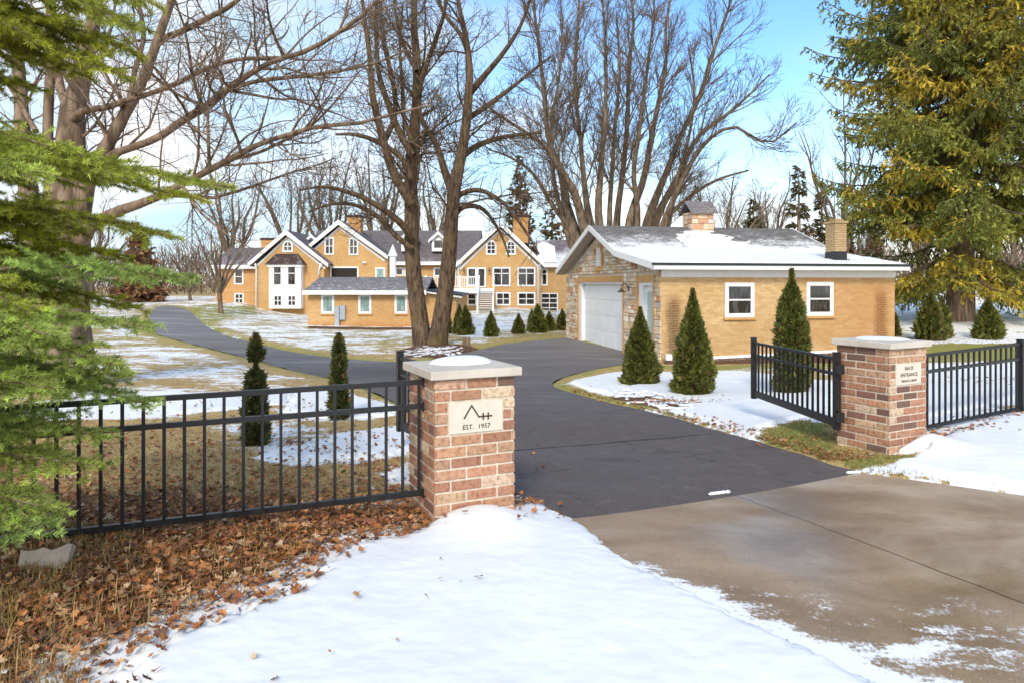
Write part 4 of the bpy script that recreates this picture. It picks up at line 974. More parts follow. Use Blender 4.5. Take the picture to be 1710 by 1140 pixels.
# long middle range
wall_poly([(640,436),(775,436),(775,530),(640,530)], 63, 6); rm = eave_roof(500, 800, 437.5, 62.5, 385.5, 68.5, 'roof_house')
for (u0, u1) in ((660,674),(675,689)): hwin(u0, u1, 447, 461, 63, 1, 1)
hwin(724, 762, 447, 462, 63, 3, 1)
def dormer(uc, hw, vp, ve, vb, Y, wv=(400,412)):
    x0, x1, xc = hx(uc-hw, Y), hx(uc+hw, Y), hx(uc, Y); mb = MB(); y = Y-60
    mb.prism([(x0, hz(vb,Y)), (x1, hz(vb,Y)), (x1, hz(ve,Y)), (xc, hz(vp,Y)-.1), (x0, hz(ve,Y))], y, y+3); d = mb.build('dormer', M['white2'], house)
    mb = MB(); o = .25; mb.prism([(x0-o, hz(ve,Y)-.15), (xc, hz(vp,Y)+.05), (x1+o, hz(ve,Y)-.15), (x1+o, hz(ve,Y)-.3), (xc, hz(vp,Y)-.12), (x0-o, hz(ve,Y)-.3)], y-.25, y+3.2); mb.build('dormer_roof', M['roof_house'], d)
    mb = MB(); mb.prism([(x0-o-.03, hz(ve,Y)-.14), (xc, hz(vp,Y)+.07), (x1+o+.03, hz(ve,Y)-.14), (x1+o+.03, hz(ve,Y)-.4), (xc, hz(vp,Y)-.25), (x0-o-.03, hz(ve,Y)-.4)], y-.30, y-.253); mb.build('dormer_trim', M['white'], d)
    mb = MB(); mb.box(hx(uc-hw*.62,Y), hx(uc+hw*.62,Y), y-.03, y-.003, hz(wv[1],Y), hz(wv[0],Y)); mb.build('pane', M['glass'], d)
dormer(732, 11, 388, 399, 420, 63.6, (402,414)); dormer(681, 11, 388, 399, 420, 63.6, (402,414)); dormer(521, 8, 393, 401, 414, 63.6, (402,409))
# white pinnacle standing on the deck corner
mb = MB(); Y = 57.5; xc = hx(656, Y); zb, z1, z2 = hz(470, Y), hz(430, Y), hz(409, Y)
mb.tube([(xc, Y-60, zb), (xc, Y-60, z1)], [.26, .26], 8); mb.tube([(xc, Y-60, z1+.002), (xc, Y-60, z1+.12), (xc, Y-60, z1+.16), (xc, Y-60, z2)], [.26, .40, .40, .02], 8); pin = mb.build('pinnacle', M['white'], house)
mb = MB(); mb.box(xc-.3, xc+.3, Y-60-.3, Y-60+.3, hz(530, Y), zb-.003); mb.build('pinnacle_base', M['white2'], pin)
# right gable
wall_poly([(768,440),(836,382),(903,440),(903,530),(768,530)], 60, 9); gable_roof(762, 441, 836, 371, 909, 441, 60, 9, 'roof_house')
hwin(811.5, 829, 401.5, 426, 60, 2, 3, arch=True, fr=.14, mun=.06); hwin(845, 861.5, 401.5, 426, 60, 2, 3, arch=True, fr=.14, mun=.06); hchim(857, 882, 360, 406, 63)
hwin(780, 796, 447, 478, 60, 1, 2); hwin(822.5, 852.5, 446.5, 478.5, 60, 2, 2, rowz=[hz(457,60)]); hwin(864, 894, 446.5, 478.5, 60, 2, 2, rowz=[hz(457,60)])
hwin(780, 796, 489, 510.5, 60, 1, 2); hwin(828, 852.5, 488, 510.5, 60, 2, 2); hwin(864, 894, 488, 510.5, 60, 2, 2)
mb = MB(Mwall('front')); mb.box(hx(796.6,60), hx(811.5,60), 0, .07, hz(480,60), hz(447,60)); dd = mb.build('door', M['white'], house); mb = MB(Mwall('front')); mb.box(hx(799,60), hx(809,60), .071, .078, hz(478,60), hz(449.5,60)); mb.build('pane', M['glass'], dd)
mb = MB(); mb.box(hx(768,60), hx(903,60), -.035, -.002, hz(487,60), hz(484,60)); mb.build('belt_course', M['soldier'], house)
for u in (775, 817.5):
    mb = MB(); x = hx(u,60); z = hz(452,60); mb.tube([(x, -.05, z+.15), (x, -.2, z+.25), (x, -.3, z+.1)], .03, 6); mb.tube([(x, -.3, z+.12), (x, -.3, z-.1)], [.05, .16], 10); mb.build('wall_lantern', M['galv'], house)
downspout(766, 440, 480, 60, 1); downspout(899, 440, 515, 60, 1)
# right wing
wall_poly([(903,441),(960,441),(960,530),(903,530)], 61, 7); rw = eave_roof(898, 962, 441, 60.5, 401, 65, 'roof_snowy')
hwin(903.5, 914.5, 449, 477.5, 61, 1, 2, rowz=[hz(458,61)])
mb = MB(Mwall('front', (0, 1, 0))); mb.box(hx(903.5,61), hx(932,61), 0, .05, hz(524,61), hz(489.5,61)); gd = mb.build('garage_door', M['white2'], house)
for i in range(4):
    for j in range(2):
        mb = MB(Mwall('front', (0, 1, 0))); u0 = 905+j*13; v0 = 491.2+i*7.9; mb.box(hx(u0,61), hx(u0+11.8,61), .051, .058, hz(v0+6.4,61), hz(v0,61)); mb.build('pane', M['glass'], gd)
n, m_ = 60, 30; xa = np.linspace(hx(899,60.5), hx(930,60.5), n); ya = np.linspace(.55, 4.6, m_); Xa, Ya = np.meshgrid(xa, ya); za = np.interp(Ya, [.5, 5], [hz(441,60.5), hz(401,65)])
q = 1 - ((Xa - hx(909,60.5))/1.25)**2 - ((Ya-2.2)/2.3)**2; tk = np.clip(q*1.2 + fbm(Xa*1.2, Ya*1.2, 3)*.9 + .15, -.5, 1)*.12; e2 = np.clip((1.2-Ya)/.5, -1, 1)*.1; tk = np.maximum(tk, e2)
idx = np.arange(n*m_).reshape(m_, n)[:-1, :-1].reshape(-1, 1) + np.array([[0, 1, n+1, n]]); np_mesh('roof_snow', np.stack([Xa, Ya, za+tk-.01], -1).reshape(-1, 3), idx, SNOW, rw, True)
# deck with railing and stairs
mb = MB(); zf = hz(482, 58.5); x0, x1 = hx(709, 58), hx(823, 58.5); mb.box(x0, x1, -2.5, -.003, zf-.38, zf); dk = mb.build('deck', M['white'], house)
mb = MB(); zr = zf + .98; xs0 = hx(795, 57.5); mb.box(x0, xs0, -2.48, -2.40, zr-.06, zr); mb.box(x0, xs0, -2.48, -2.40, zf+.10, zf+.16)
x = x0+.1
while x < xs0-.1: mb.box(x-.022, x+.022, -2.46, -2.42, zf+.161, zr-.061); x += .15
mb.build('railing', M['white'], dk)
for u in (711, 768, 795):
    mb = MB(); x = hx(u, 57.5); mb.box(x-.07, x+.07, -2.51, -2.37, zf+.003, zr+.12); mb.build('railing_post', M['white'], dk)
for u in (712, 768):
    mb = MB(); x = hx(u, 57.5); mb.box(x-.1, x+.1, -2.4, -2.2, -.4, zf-.382); mb.build('deck_post', M['white'], dk)
mb = MB(); sx0, sx1 = hx(801, 57.5), hx(823.5, 57.5); zg = hz(518, 55) ; n = 9; yt, yb = -2.5, -5.0
for i in range(n):
    f = (i+1)/(n+1); z = zf + (zg-zf)*f; y = yt + (yb-yt)*f; mb.box(sx0+.4*f*0, sx1, y-.17, y+.15, z-.05, z)
st = mb.build('stair_treads', M['white'], house)
mb = MB()
for x in (sx0-.05, sx1+.05): mb.bar((x, yt, zf-.15), (x, yb, zg-.0), .06, .30)
mb.build('stringer', M['white'], st)
mb = MB()
for x in (sx0-.06, sx1+.06):
    mb.bar((x, yt, zr), (x, yb, zg+.95), .07, .09); mb.bar((x, yt, zf+.18), (x, yb, zg+.2), .05, .05)
    for i in range(15): f = (i+.5)/15; y = yt+(yb-yt)*f; z = zf+(zg-zf)*f; mb.box(x-.02, x+.02, y-.02, y+.02, z+.2, z+.93)
    for y, z in ((yt, zf), (yb, zg)): mb.box(x-.07, x+.07, y-.07, y+.07, z-.2, z+1.1)
mb.build('stair_railing', M['white'], st)

# ---------------------------------------------------------------- low brick outbuilding
SO = Vector((-10.0, 40.0, -1.05))
shed = thing('outbuilding', 'low cream brick outbuilding with three blind windows behind the twin-trunk tree', 'outbuilding', SO)
def ox(u, Y): return (u-CX)/F*Y - SO.x
def oz(v, Y): return CAMZ - (v-HZ)/F*Y - SO.z
a, b, c = ox(514.5,40), ox(704,40), ox(761.5,40); ze = oz(489,40)
mb = MB(); mb.box(a, b, 0, 6, -.3, ze); mb.build('wall', M['shed_brick'], shed)
mb = MB(); mb.prism([(b+.002,-.3),(c,-.3),(c,oz(497,40)),(b+.002,oz(489,40))], .25, 6); mb.build('wall', M['shed_brick'], shed)
mb = MB(); zr = oz(463, 43); zf0 = oz(486, 39.6); mb.prism_x([(-.4,zf0),(3,zr),(6.4,zf0),(6.4,zf0-.14),(3,zr-.14),(-.4,zf0-.14)], ox(506.5,39.6), b+.3); mb.build('roof', M['roof_shed'], shed)
mb = MB(); mb.box(ox(506.5,39.6)-.03, b+.33, -.47, -.403, zf0-.22, zf0+.02); mb.build('fascia', M['white'], shed)
mb = MB(); mb.prism([(b+.31, oz(485.5,40)), (c+.35, oz(494,40)), (c+.35, oz(498,40)), (b+.31, oz(489.5,40))], -.12, -.05); mb.build('fascia', M['white'], shed)
mb = MB(); mb.prism([(b+.31, oz(484.5,40)+.04), (c+.38, oz(493,40)+.04), (c+.38, oz(495,40)), (b+.31, oz(486.5,40))], -.16, 6.3); mb.build('flat_roof', M['rubber'], shed)
for u0, u1 in ((536.5,558.5),(598.5,620.5),(659,680.5)):
    window(shed, Mwall('front'), ox(u0,40), ox(u1,40), oz(524,40), oz(491.5,40), 1, 1, fr=.13, mun=.05, out=.05, glass=M['blind'], sill=M['soldier'])
mb = MB(); mb.box(ox(559.5,39.8), ox(566.5,39.8), -.28, -.05, -.3, oz(512.5,39.8)); mb.build('meter_post', M['grey'], shed)
mb = MB(); mb.box(ox(568,40), ox(577.5,40), -.18, -.005, oz(534,40), oz(510,40), .02); mb.build('electrical_box', M['grey'], shed)

# ---------------------------------------------------------------- small things on the ground
def block(name, u, v, size, rot, mat, label, cat, tilt=(0, 0), notch=False):
    x, y = hit(u, v); z = float(surf(x, y)[0]) if y < 13 else float(H(x, y))
    o = None; mb = MB(Matrix.Rotation(R(tilt[0]), 4, 'X') @ Matrix.Rotation(R(tilt[1]), 4, 'Y')); w, d, h = size
    if notch:
        top = [(-w/2, 0), (-w*.46, h*.98), (-w*.2, h*.90), (-w*.05, h*.99), (w*.12, h*.82), (w*.25, h*.88), (w*.42, h), (w*.5, h*.95), (w*.44, h*.4), (w*.40, 0)]
        mb.prism(list(reversed(top)), -d/2, d/2)
    else: mb.box(-w/2, w/2, -d/2, d/2, 0, h, .006)
    o = mb.build(name, M[mat], None); o.location = (x, y, z-.01); o.rotation_euler = (0, 0, R(rot)); tag(o, label, cat); return o
block('broken_paver', 76, 957, (.225, .06, .11), 14, 'block', 'pale broken paving block lying in the brown leaves at far left', 'paver', (-28, -4), True)
block('loose_brick', 618, 880, (.10, .07, .035), 10, 'redbrick', 'small red brick fragment in the leaves left of the near pier', 'brick')

# ---------------------------------------------------------------- bare trees
def tubes(P, Rr, k):
    """P (B,n,3), Rr (B,n) -> vertices, quads; all branches of one point count"""
    B, n, _ = P.shape; T = np.empty_like(P); T[:, 1:-1] = P[:, 2:] - P[:, :-2]; T[:, 0] = P[:, 1]-P[:, 0]; T[:, -1] = P[:, -1]-P[:, -2]
    T /= np.linalg.norm(T, axis=2, keepdims=True) + 1e-9
    mean = P[:, -1] - P[:, 0]; mean /= np.linalg.norm(mean, axis=1, keepdims=True) + 1e-9
    ref = np.where(np.abs(mean[:, 2:3]) > .8, np.array([[1.0, .3, .1]]), np.array([[.1, .2, 1.0]]))[:, None, :]
    A = np.cross(T, np.broadcast_to(ref, T.shape)); A /= np.linalg.norm(A, axis=2, keepdims=True) + 1e-9; Bn = np.cross(T, A)
    q = 2*PI*np.arange(k)/k; V = P[:, :, None, :] + (A[:, :, None, :]*np.cos(q)[None, None, :, None] + Bn[:, :, None, :]*np.sin(q)[None, None, :, None])*Rr[:, :, None, None]
    i = np.arange(B*n*k).reshape(B, n, k); j = np.roll(i, -1, axis=2)
    Fq = np.stack([i[:, :-1], j[:, :-1], j[:, 1:], i[:, 1:]], -1).reshape(-1, 4); return V.reshape(-1, 3), Fq
def resample(P, rad, n):
    P = np.asarray(P, float); rad = np.asarray(rad, float); S = smooth_poly(np.column_stack([P, rad]), 6, False); d = np.r_[0, np.cumsum(np.linalg.norm(np.diff(S[:, :3], axis=0), axis=1))]
    t = np.linspace(0, d[-1], n); return np.stack([np.interp(t, d, S[:, c]) for c in range(3)], -1), np.maximum(np.interp(t, d, S[:, 3]), .002)
def spawn(rg, P, Rr, count, t0, t1, ang, ln, lnabs, tip, n=7, wig=.12, up=.15, rmin=.004, droop=0.0, rscale=.62):
    """children for every polyline: count per metre or per branch"""
    B, m, _ = P.shape; L = np.linalg.norm(np.diff(P, axis=1), axis=2).sum(1); c = rg.poisson(count(L)) if callable(count) else np.full(B, count)
    src = np.repeat(np.arange(B), c); K = len(src)
    if K == 0: return np.zeros((0, n, 3)), np.zeros((0, n))
    t = rg.uniform(t0, t1, K); f = t*(m-1); i = np.minimum(f.astype(int), m-2); w = (f-i)[:, None]
    p0 = P[src, i]*(1-w) + P[src, i+1]*w; tg = P[src, i+1]-P[src, i]; tg /= np.linalg.norm(tg, axis=1, keepdims=True)+1e-9; r0 = Rr[src, i]*(1-w[:, 0]) + Rr[src, i+1]*w[:, 0]
    rv = rg.normal(size=(K, 3)); rv[:, 2] += .15; pr = rv - (rv*tg).sum(1, keepdims=True)*tg; pr /= np.linalg.norm(pr, axis=1, keepdims=True)+1e-9
    a = np.radians(rg.uniform(*ang, K))[:, None]; d = tg*np.cos(a) + pr*np.sin(a)
    length = np.maximum(lnabs, L[src]*ln)*rg.uniform(.55, 1.25, K)*(1.15-.6*t) ; length = length[:, None]
    out = np.empty((K, n, 3)); out[:, 0] = p0; cur = d.copy()
    for j in range(1, n):
        cur = cur + rg.normal(size=(K, 3))*wig + np.array([0, 0, up - droop*j/n]); cur /= np.linalg.norm(cur, axis=1, keepdims=True)
        out[:, j] = out[:, j-1] + cur*length/(n-1)
    rs_ = np.minimum(r0*rscale, .007 + length[:, 0]*.0115)*rg.uniform(.7, 1.0, K); rr = rs_[:, None]*np.linspace(1, .25, n)[None]; rr = np.maximum(rr, tip); return out, rr
def tree_mesh(name, levels, mat, parent, sides=(10, 6, 4, 3, 3, 3), extra=None):
    Vs, Fs, o = [], [], 0
    for l, items in enumerate(levels):
        for P, Rr in items:
            if len(P) == 0: continue
            V, Fq = tubes(P, Rr, sides[min(l, len(sides)-1)]); Vs.append(V); Fs.append(Fq+o); o += len(V)
    return np_mesh(name, np.vstack(Vs), np.vstack(Fs), mat, parent, True)
def limb_px(L, Y0, dy=0.0, n=16, rs=1.0, bulge=0.0):
    """limb traced as (u, v, radius in photo pixels) at distance Y0 that drifts by dy towards its tip"""
    P = []; Rr = []
    for i, (u, v, r) in enumerate(L):
        f = i/(len(L)-1); Y = Y0 + dy*f + bulge*math.sin(PI*f); P.append(ray(u, v, Y)); Rr.append(r/F*Y*rs)
    return resample(P, Rr, n)
def bare_tree(name, label, cat, base, trunks, limbs, mat, seed, dens=(2.2, 3.0, 4.0), ang=(28, 60), tips=.0045, lens=((.42, .8), (.45, .45), (.5, .25)), up=.05, group=None, levels=3, wig=.13, leaves=None, t0=.12):
    """trunks and limbs are world polylines [(P,R)]; branches and twigs grow from them"""
    rg = np.random.default_rng(seed); t = thing(name, label, cat, base, 0, group); b = np.array(base)
    tr = [(P[None]-b, Rr[None]) for P, Rr in trunks]; tree_mesh('trunk', [tr], mat, t, (16,))
    lm = [(P[None]-b, Rr[None]) for P, Rr in limbs]; P1 = np.vstack([p for p, _ in lm+tr]) if len({p.shape[1] for p, _ in lm+tr}) == 1 else None
    R1 = np.vstack([r for _, r in lm+tr]); lv = [lm]; nt = len(lm)
    cur = [(P1, R1)]
    for k in range(levels):
        P, Rr = cur[-1]; d = dens[k]
        Q, q = spawn(rg, P, Rr, (lambda L, d=d: L*d) , t0 if k else .3, .98, ang, lens[k][0], lens[k][1], tips, 8 if k == 0 else 6, wig, up)
        ok = q[:, 0] > 0; cur.append((Q[ok], q[ok])); lv.append([(Q[ok], q[ok])])
    tree_mesh('crown', lv, mat, t, (10, 6, 4, 3, 3))
    if leaves: leaves(t, cur, rg, b)
    return t, cur
def leaf_shape():
    pts = [(0,0),(.08,.12),(.38,.02),(.30,.22),(.52,.42),(.28,.46),(.30,.70),(.12,.60),(0,.98),(-.12,.60),(-.30,.70),(-.28,.46),(-.52,.42),(-.30,.22),(-.38,.02),(-.08,.12)]
    return np.array(pts)
def leaves_mesh(name, C, Nrm, size, col, parent=None, curl=.25, rg=None):
    """lobed leaves, one fan each"""
    S = leaf_shape(); k = len(S); K = len(C); ctr = np.array([[0, .4]]); S2 = np.vstack([S, ctr]); S2 = S2 - np.array([[0, .4]])
    th = rg.uniform(0, 2*PI, K); z = Nrm/np.linalg.norm(Nrm, axis=1, keepdims=True); h = np.stack([np.cos(th), np.sin(th), rg.uniform(-.3, .3, K)], -1); x = np.cross(h, z); x /= np.linalg.norm(x, axis=1, keepdims=True)+1e-9; y = np.cross(z, x)
    r2 = (S2**2).sum(1); ax = rg.uniform(-1, 1, (K, 1)); cz = curl*(r2[None]*rg.uniform(.2, 1.6, (K, 1)) + ax*S2[None, :, 0]*S2[None, :, 1]*1.5 + rg.normal(size=(K, k+1))*.09)
    sx = rg.uniform(.6, 1.1, (K, 1))
    V = C[:, None] + size[:, None, None]*(x[:, None]*(S2[None, :, 0]*sx)[..., None] + y[:, None]*S2[None, :, 1][..., None] + z[:, None]*cz[..., None])
    i = np.arange(K)[:, None]*(k+1); j = np.arange(k); Fa = np.stack([i + j, i + (j+1) % k, i + k + 0*j], -1).reshape(-1, 3)
    return np_mesh(name, V.reshape(-1, 3), Fa, M['leaf'], parent, False, col=np.repeat(col, k+1, axis=0))
def leaf_cols(rg, K, dark=0):
    P = np.array([(.38,.14,.045),(.48,.21,.075),(.24,.085,.035),(.56,.33,.16),(.13,.06,.035),(.35,.18,.085),(.58,.42,.26),(.24,.11,.055)]); w = np.array([.2,.18,.17,.1,.13,.12,.04,.06]); return P[rg.choice(8, K, p=w)]*rg.uniform(.7, 1.2, (K, 1))

# twin-trunk maple in the middle
def gz(u, v): x, y = hit(u, v); return (x, y, float(H(x, y)))
B = gz(717, 577); Yc = B[1]
T1 = limb_px([(707,583,21),(704,560,18),(699,520,17),(692,470,15.5),(688,420,14.5),(687,350,13.5),(686,290,12.5),(691,230,11),(696,170,9.5),(696,100,8),(691,40,6.5),(693,-30,5),(690,-110,3.5),(697,-190,2)], Yc, 1.0, 20, .86)
T2 = limb_px([(729,583,22),(735,545,18),(742,500,16.5),(748,450,15.5),(752,400,14),(756,340,13),(764,290,11.5),(774,240,10),(780,190,9),(784,130,7.5),(780,70,5.5),(768,20,4.5),(760,-50,3.5),(765,-140,2)], Yc, -.8, 20, .86)
lim = [[(687,395,7),(668,372,6),(640,350,5),(605,330,4.5),(570,318,3.5),(540,312,2.5),(500,318,1.5)], [(687,340,8),(668,310,7.5),(650,270,7),(635,215,6.5),(622,160,5.5),(618,100,4.5),(610,40,3.5),(600,-40,2)],
 [(640,240,5),(660,190,4.5),(655,130,4),(640,70,3),(636,0,2.5),(640,-60,1.5)], [(689,260,6),(664,215,5.5),(645,165,5),(632,120,4),(628,50,3),(630,-40,2)], [(694,165,5),(712,110,4.5),(728,65,4),(742,20,3),(748,-40,2)],
 [(687,300,5),(668,262,4.5),(625,235,4),(590,225,3),(560,225,2)], [(757,330,6.5),(742,285,6),(730,245,5),(712,215,4),(700,180,3),(706,130,2)], [(757,335,5),(775,322,4.5),(800,318,4),(828,330,3.5),(852,352,3),(880,390,2.4),(900,425,1.6)],
 [(766,268,5.5),(795,245,5),(830,232,4),(870,225,3),(905,222,1.8)], [(782,160,5.5),(808,128,5),(838,92,4),(866,50,3),(885,0,2.5),(895,-50,1.5)], [(779,200,5),(812,178,4.5),(850,150,3.5),(890,118,2.5),(920,95,1.5)], [(754,370,5),(770,348,4.5),(795,345,4),(815,358,3),(838,395,2.2),(850,430,1.4)],
 [(688,415,5),(662,395,4.5),(628,360,4),(590,342,3.2),(550,342,2.4),(515,355,1.5)], [(690,240,4),(675,200,3.5),(672,150,3),(668,80,2.4),(672,10,1.6)], [(786,110,4),(770,60,3.5),(740,20,3),(720,-40,2)], [(696,120,4),(676,80,3.4),(662,30,2.8),(655,-30,2)]]
rg = np.random.default_rng(3); LM = [limb_px(l, Yc + (-.1 if l[0][0] < 720 else .1), rg.uniform(-3, 3), 20) for l in lim]
def few_leaves(k, seed=2, size=.09):
    def f(t, cur, rg, b):
        P = cur[-1][0]; i = rg.choice(len(P), k); C = P[i, rg.integers(1, 5, k)]; C = np.repeat(C, 3, 0) + rg.normal(size=(k*3, 3))*.06
        leaves_mesh('dead_leaves', C, rg.normal(size=(len(C), 3)), rg.uniform(size*.8, size*1.4, len(C)), leaf_cols(rg, len(C)), t, .3, rg)
    return f
bare_tree('maple_tree', 'bare twin-trunk maple in a snowy ring beside the driveway bend', 'tree', B, [T1, T2], LM, M['bark'], 5, dens=(2.0, 4.2, 6.0), lens=((.25, 1.6), (.42, .75), (.5, .42)), tips=.0055, ang=(35, 68), up=.01)
# big old tree at the left, reaching over the drive
BL = (-7.0, 10.8, float(H(-7.0, 10.8))); YL = 10.8
LT = [limb_px([(90,690,80),(88,600,62),(88,520,54),(92,450,50),(100,400,46),(112,350,34),(116,290,26),(118,240,22),(120,190,19),(134,140,15),(148,80,12),(160,10,10),(172,-80,7),(180,-160,4)], YL, .6, 20)]
LI = [[(70,430,34),(52,360,20),(45,290,17),(38,220,14),(34,150,12),(28,80,11),(20,0,9),(15,-90,5)], [(92,400,26),(84,310,12),(80,240,10),(81,180,9.5),(84,110,9),(82,40,7),(84,-50,4)],
 [(118,400,30),(138,345,18),(150,290,15),(172,255,14),(200,205,12),(226,160,10.5),(248,110,9.5),(262,70,9),(280,20,8),(298,-40,6),(310,-120,4)],
 [(150,290,12),(180,262,8.5),(225,245,8),(265,230,7.5),(310,198,8),(348,178,8),(378,150,7.5),(420,122,6),(462,100,5),(480,96,5),(520,82,5),(560,58,4.5),(610,22,4),(655,-30,2.5)],
 [(122,200,11),(142,184,7),(178,180,6.5),(210,168,6),(240,160,5.5),(290,142,5),(345,115,4.5),(395,100,4),(440,98,4.5),(478,97,4)],
 [(122,430,26),(140,395,15),(160,372,12),(200,352,11),(250,335,9),(310,305,7),(385,266,7),(430,242,5.5),(480,226,5),(530,212,4.5),(600,206,3.8),(660,190,3),(720,176,2)],
 [(264,66,7),(290,58,6.5),(320,45,6),(352,28,5.5),(385,10,5),(420,-20,3)], [(118,190,10),(102,150,8.5),(94,100,8),(88,40,7),(88,-40,4)], [(215,175,6),(225,120,5),(240,60,4.5),(232,0,4),(240,-60,2)],
 [(380,150,5),(430,136,4.5),(500,128,4),(560,120,3.2),(620,108,2.5),(680,84,1.6)], [(378,268,4),(430,256,3.5),(480,232,3.2),(520,210,2.6),(560,170,2),(600,120,1.4)], [(476,96,4),(462,70,3.2),(450,35,2.6),(444,-10,2)], [(348,178,4),(300,160,3),(250,120,2.4),(205,60,1.8)], [(60,220,6),(20,150,4),(-20,90,3)], [(40,300,8),(0,240,6),(-50,190,5),(-100,120,3)]]
rg = np.random.default_rng(8); LML = [limb_px(l, YL + .25, d_, 20, .80) for l, d_ in zip(LI, (1.0, .5, -.6, -2.2, -1.4, -2.4, -1.6, .8, 1.2, -2.6, -2.8, -2.0, -1.0, 1, 1))]
bare_tree('oak_tree', 'big bare tree at left whose long limbs reach over the driveway', 'tree', BL, LT, LML, M['bark2'], 12, dens=(2.8, 5.5, 8.0), lens=((.34, .7), (.42, .36), (.5, .2)), tips=.003, ang=(28, 65), up=.03, leaves=few_leaves(9, 2, .07))

# many-stemmed maple behind the garage
YM = 38.0; BM = (ray(1030, 475, YM)[0], YM, -.6); ST = [[(985,480,30),(960,390,20),(945,340,15),(938,290,12),(915,230,8),(908,150,7),(900,80,5.5),(893,20,4),(890,-60,2)], [(1010,480,24),(975,380,16),(962,330,14),(938,285,10),(905,240,7),(868,215,5.5),(830,190,4),(800,165,2.5)],
 [(1015,480,24),(985,370,13),(975,300,9),(968,220,7),(960,140,6),(964,60,5),(968,-20,3)], [(1020,480,24),(1000,370,14),(1003,290,10),(1010,210,7),(1012,130,6),(1010,50,4.5),(1002,-30,3)], [(1030,480,24),(1030,370,12),(1040,290,9),(1048,200,8),(1050,110,6),(1058,40,5),(1050,-40,3)],
 [(1045,480,26),(1052,370,15),(1075,300,11),(1086,240,9),(1098,180,8),(1112,110,6),(1112,40,4.5),(1130,-40,3)], [(1060,480,26),(1082,370,16),(1112,290,10),(1140,220,8.5),(1165,170,8),(1185,110,6.5),(1200,60,5),(1218,10,4),(1225,-50,2.5)],
 [(1070,480,24),(1095,370,14),(1135,290,9),(1165,230,7),(1210,195,5.5),(1250,160,4),(1285,125,2.5)], [(1080,470,22),(1110,370,12),(1150,280,8),(1185,232,6.5),(1225,212,5),(1262,232,4),(1290,238,3.4),(1330,205,2)], [(1000,480,20),(960,395,11),(920,340,7),(890,290,5.5),(850,262,4),(815,250,2.5)],
 [(1020,470,18),(1018,360,9),(1022,290,7),(1028,200,6),(1035,120,4.5),(1030,30,3)], [(1055,470,18),(1065,360,10),(1058,290,8),(1068,220,6),(1078,140,5),(1088,60,3.6),(1095,-20,2)], [(1075,470,18),(1105,380,9),(1150,330,6),(1200,300,4.5),(1250,285,3)],
 [(985,470,18),(950,400,10),(925,300,7),(920,220,5),(935,120,4),(940,30,3)], [(1090,470,14),(1120,360,8),(1130,300,6),(1148,240,5),(1160,160,4),(1150,80,3)]]
rg = np.random.default_rng(21); ML_ = [limb_px(l, YM + rg.uniform(-1.2, 1.2), rg.uniform(-4, 4), 20, .50) for l in ST]
bare_tree('maple_tree', 'huge bare many-stemmed tree fanning out behind the garage', 'tree', BM, ML_[:2], ML_[2:], M['bark_far'], 31, dens=(1.7, 3.3, 3.8), lens=((.24, 2.2), (.42, 1.2), (.5, .65)), tips=.0085, ang=(18, 44), up=.04, wig=.1)

# a generic bare tree for the background, grown from a few stems
def rand_tree(name, label, u, vb, vt, Y, seed, spread=.35, stems=5, r=.16, group=None, dens=(.9, 1.2, 1.2), mat='bark_far', tips=.014, zb=None, wig=.1, stem_split=.15):
    rg = np.random.default_rng(seed); x0, y0, z0 = ray(u, vb, Y); zg = float(H(x0, y0)) if zb is None else zb; zt = CAMZ - (vt-HZ)/F*Y; h = zt - zg
    trunks = []; limbs = []
    tr = np.array([(x0, y0, zg), (x0+.02*h*rg.normal(), y0, zg+h*stem_split)]); P, Rr = resample(np.vstack([tr[:1], tr.mean(0)[None], tr[1:]]), [r*1.25, r*1.05, r], 12); trunks.append((P, Rr))
    for i in range(stems):
        a = 2*PI*i/stems + rg.uniform(-.4, .4); sp = spread*h*rg.uniform(.3, 1.1); hh = h*rg.uniform(.72, 1.0); pts = [tr[1]]
        for f in (.2, .42, .65, .85, 1): pts.append(tr[1] + np.array([math.cos(a)*sp*f**1.2, math.sin(a)*sp*f**1.2, (hh-h*stem_split)*f]) + rg.normal(size=3)*h*.012)
        limbs.append(resample(pts, np.linspace(r*.8, r*.12, 6), 12))
    return bare_tree(name, label, 'tree', (x0, y0, zg), trunks, limbs, M[mat], seed, dens=dens, lens=((.34, h*.08), (.42, h*.045), (.5, h*.025)), tips=tips, ang=(20, 50), up=.06, wig=wig, group=group)[0]

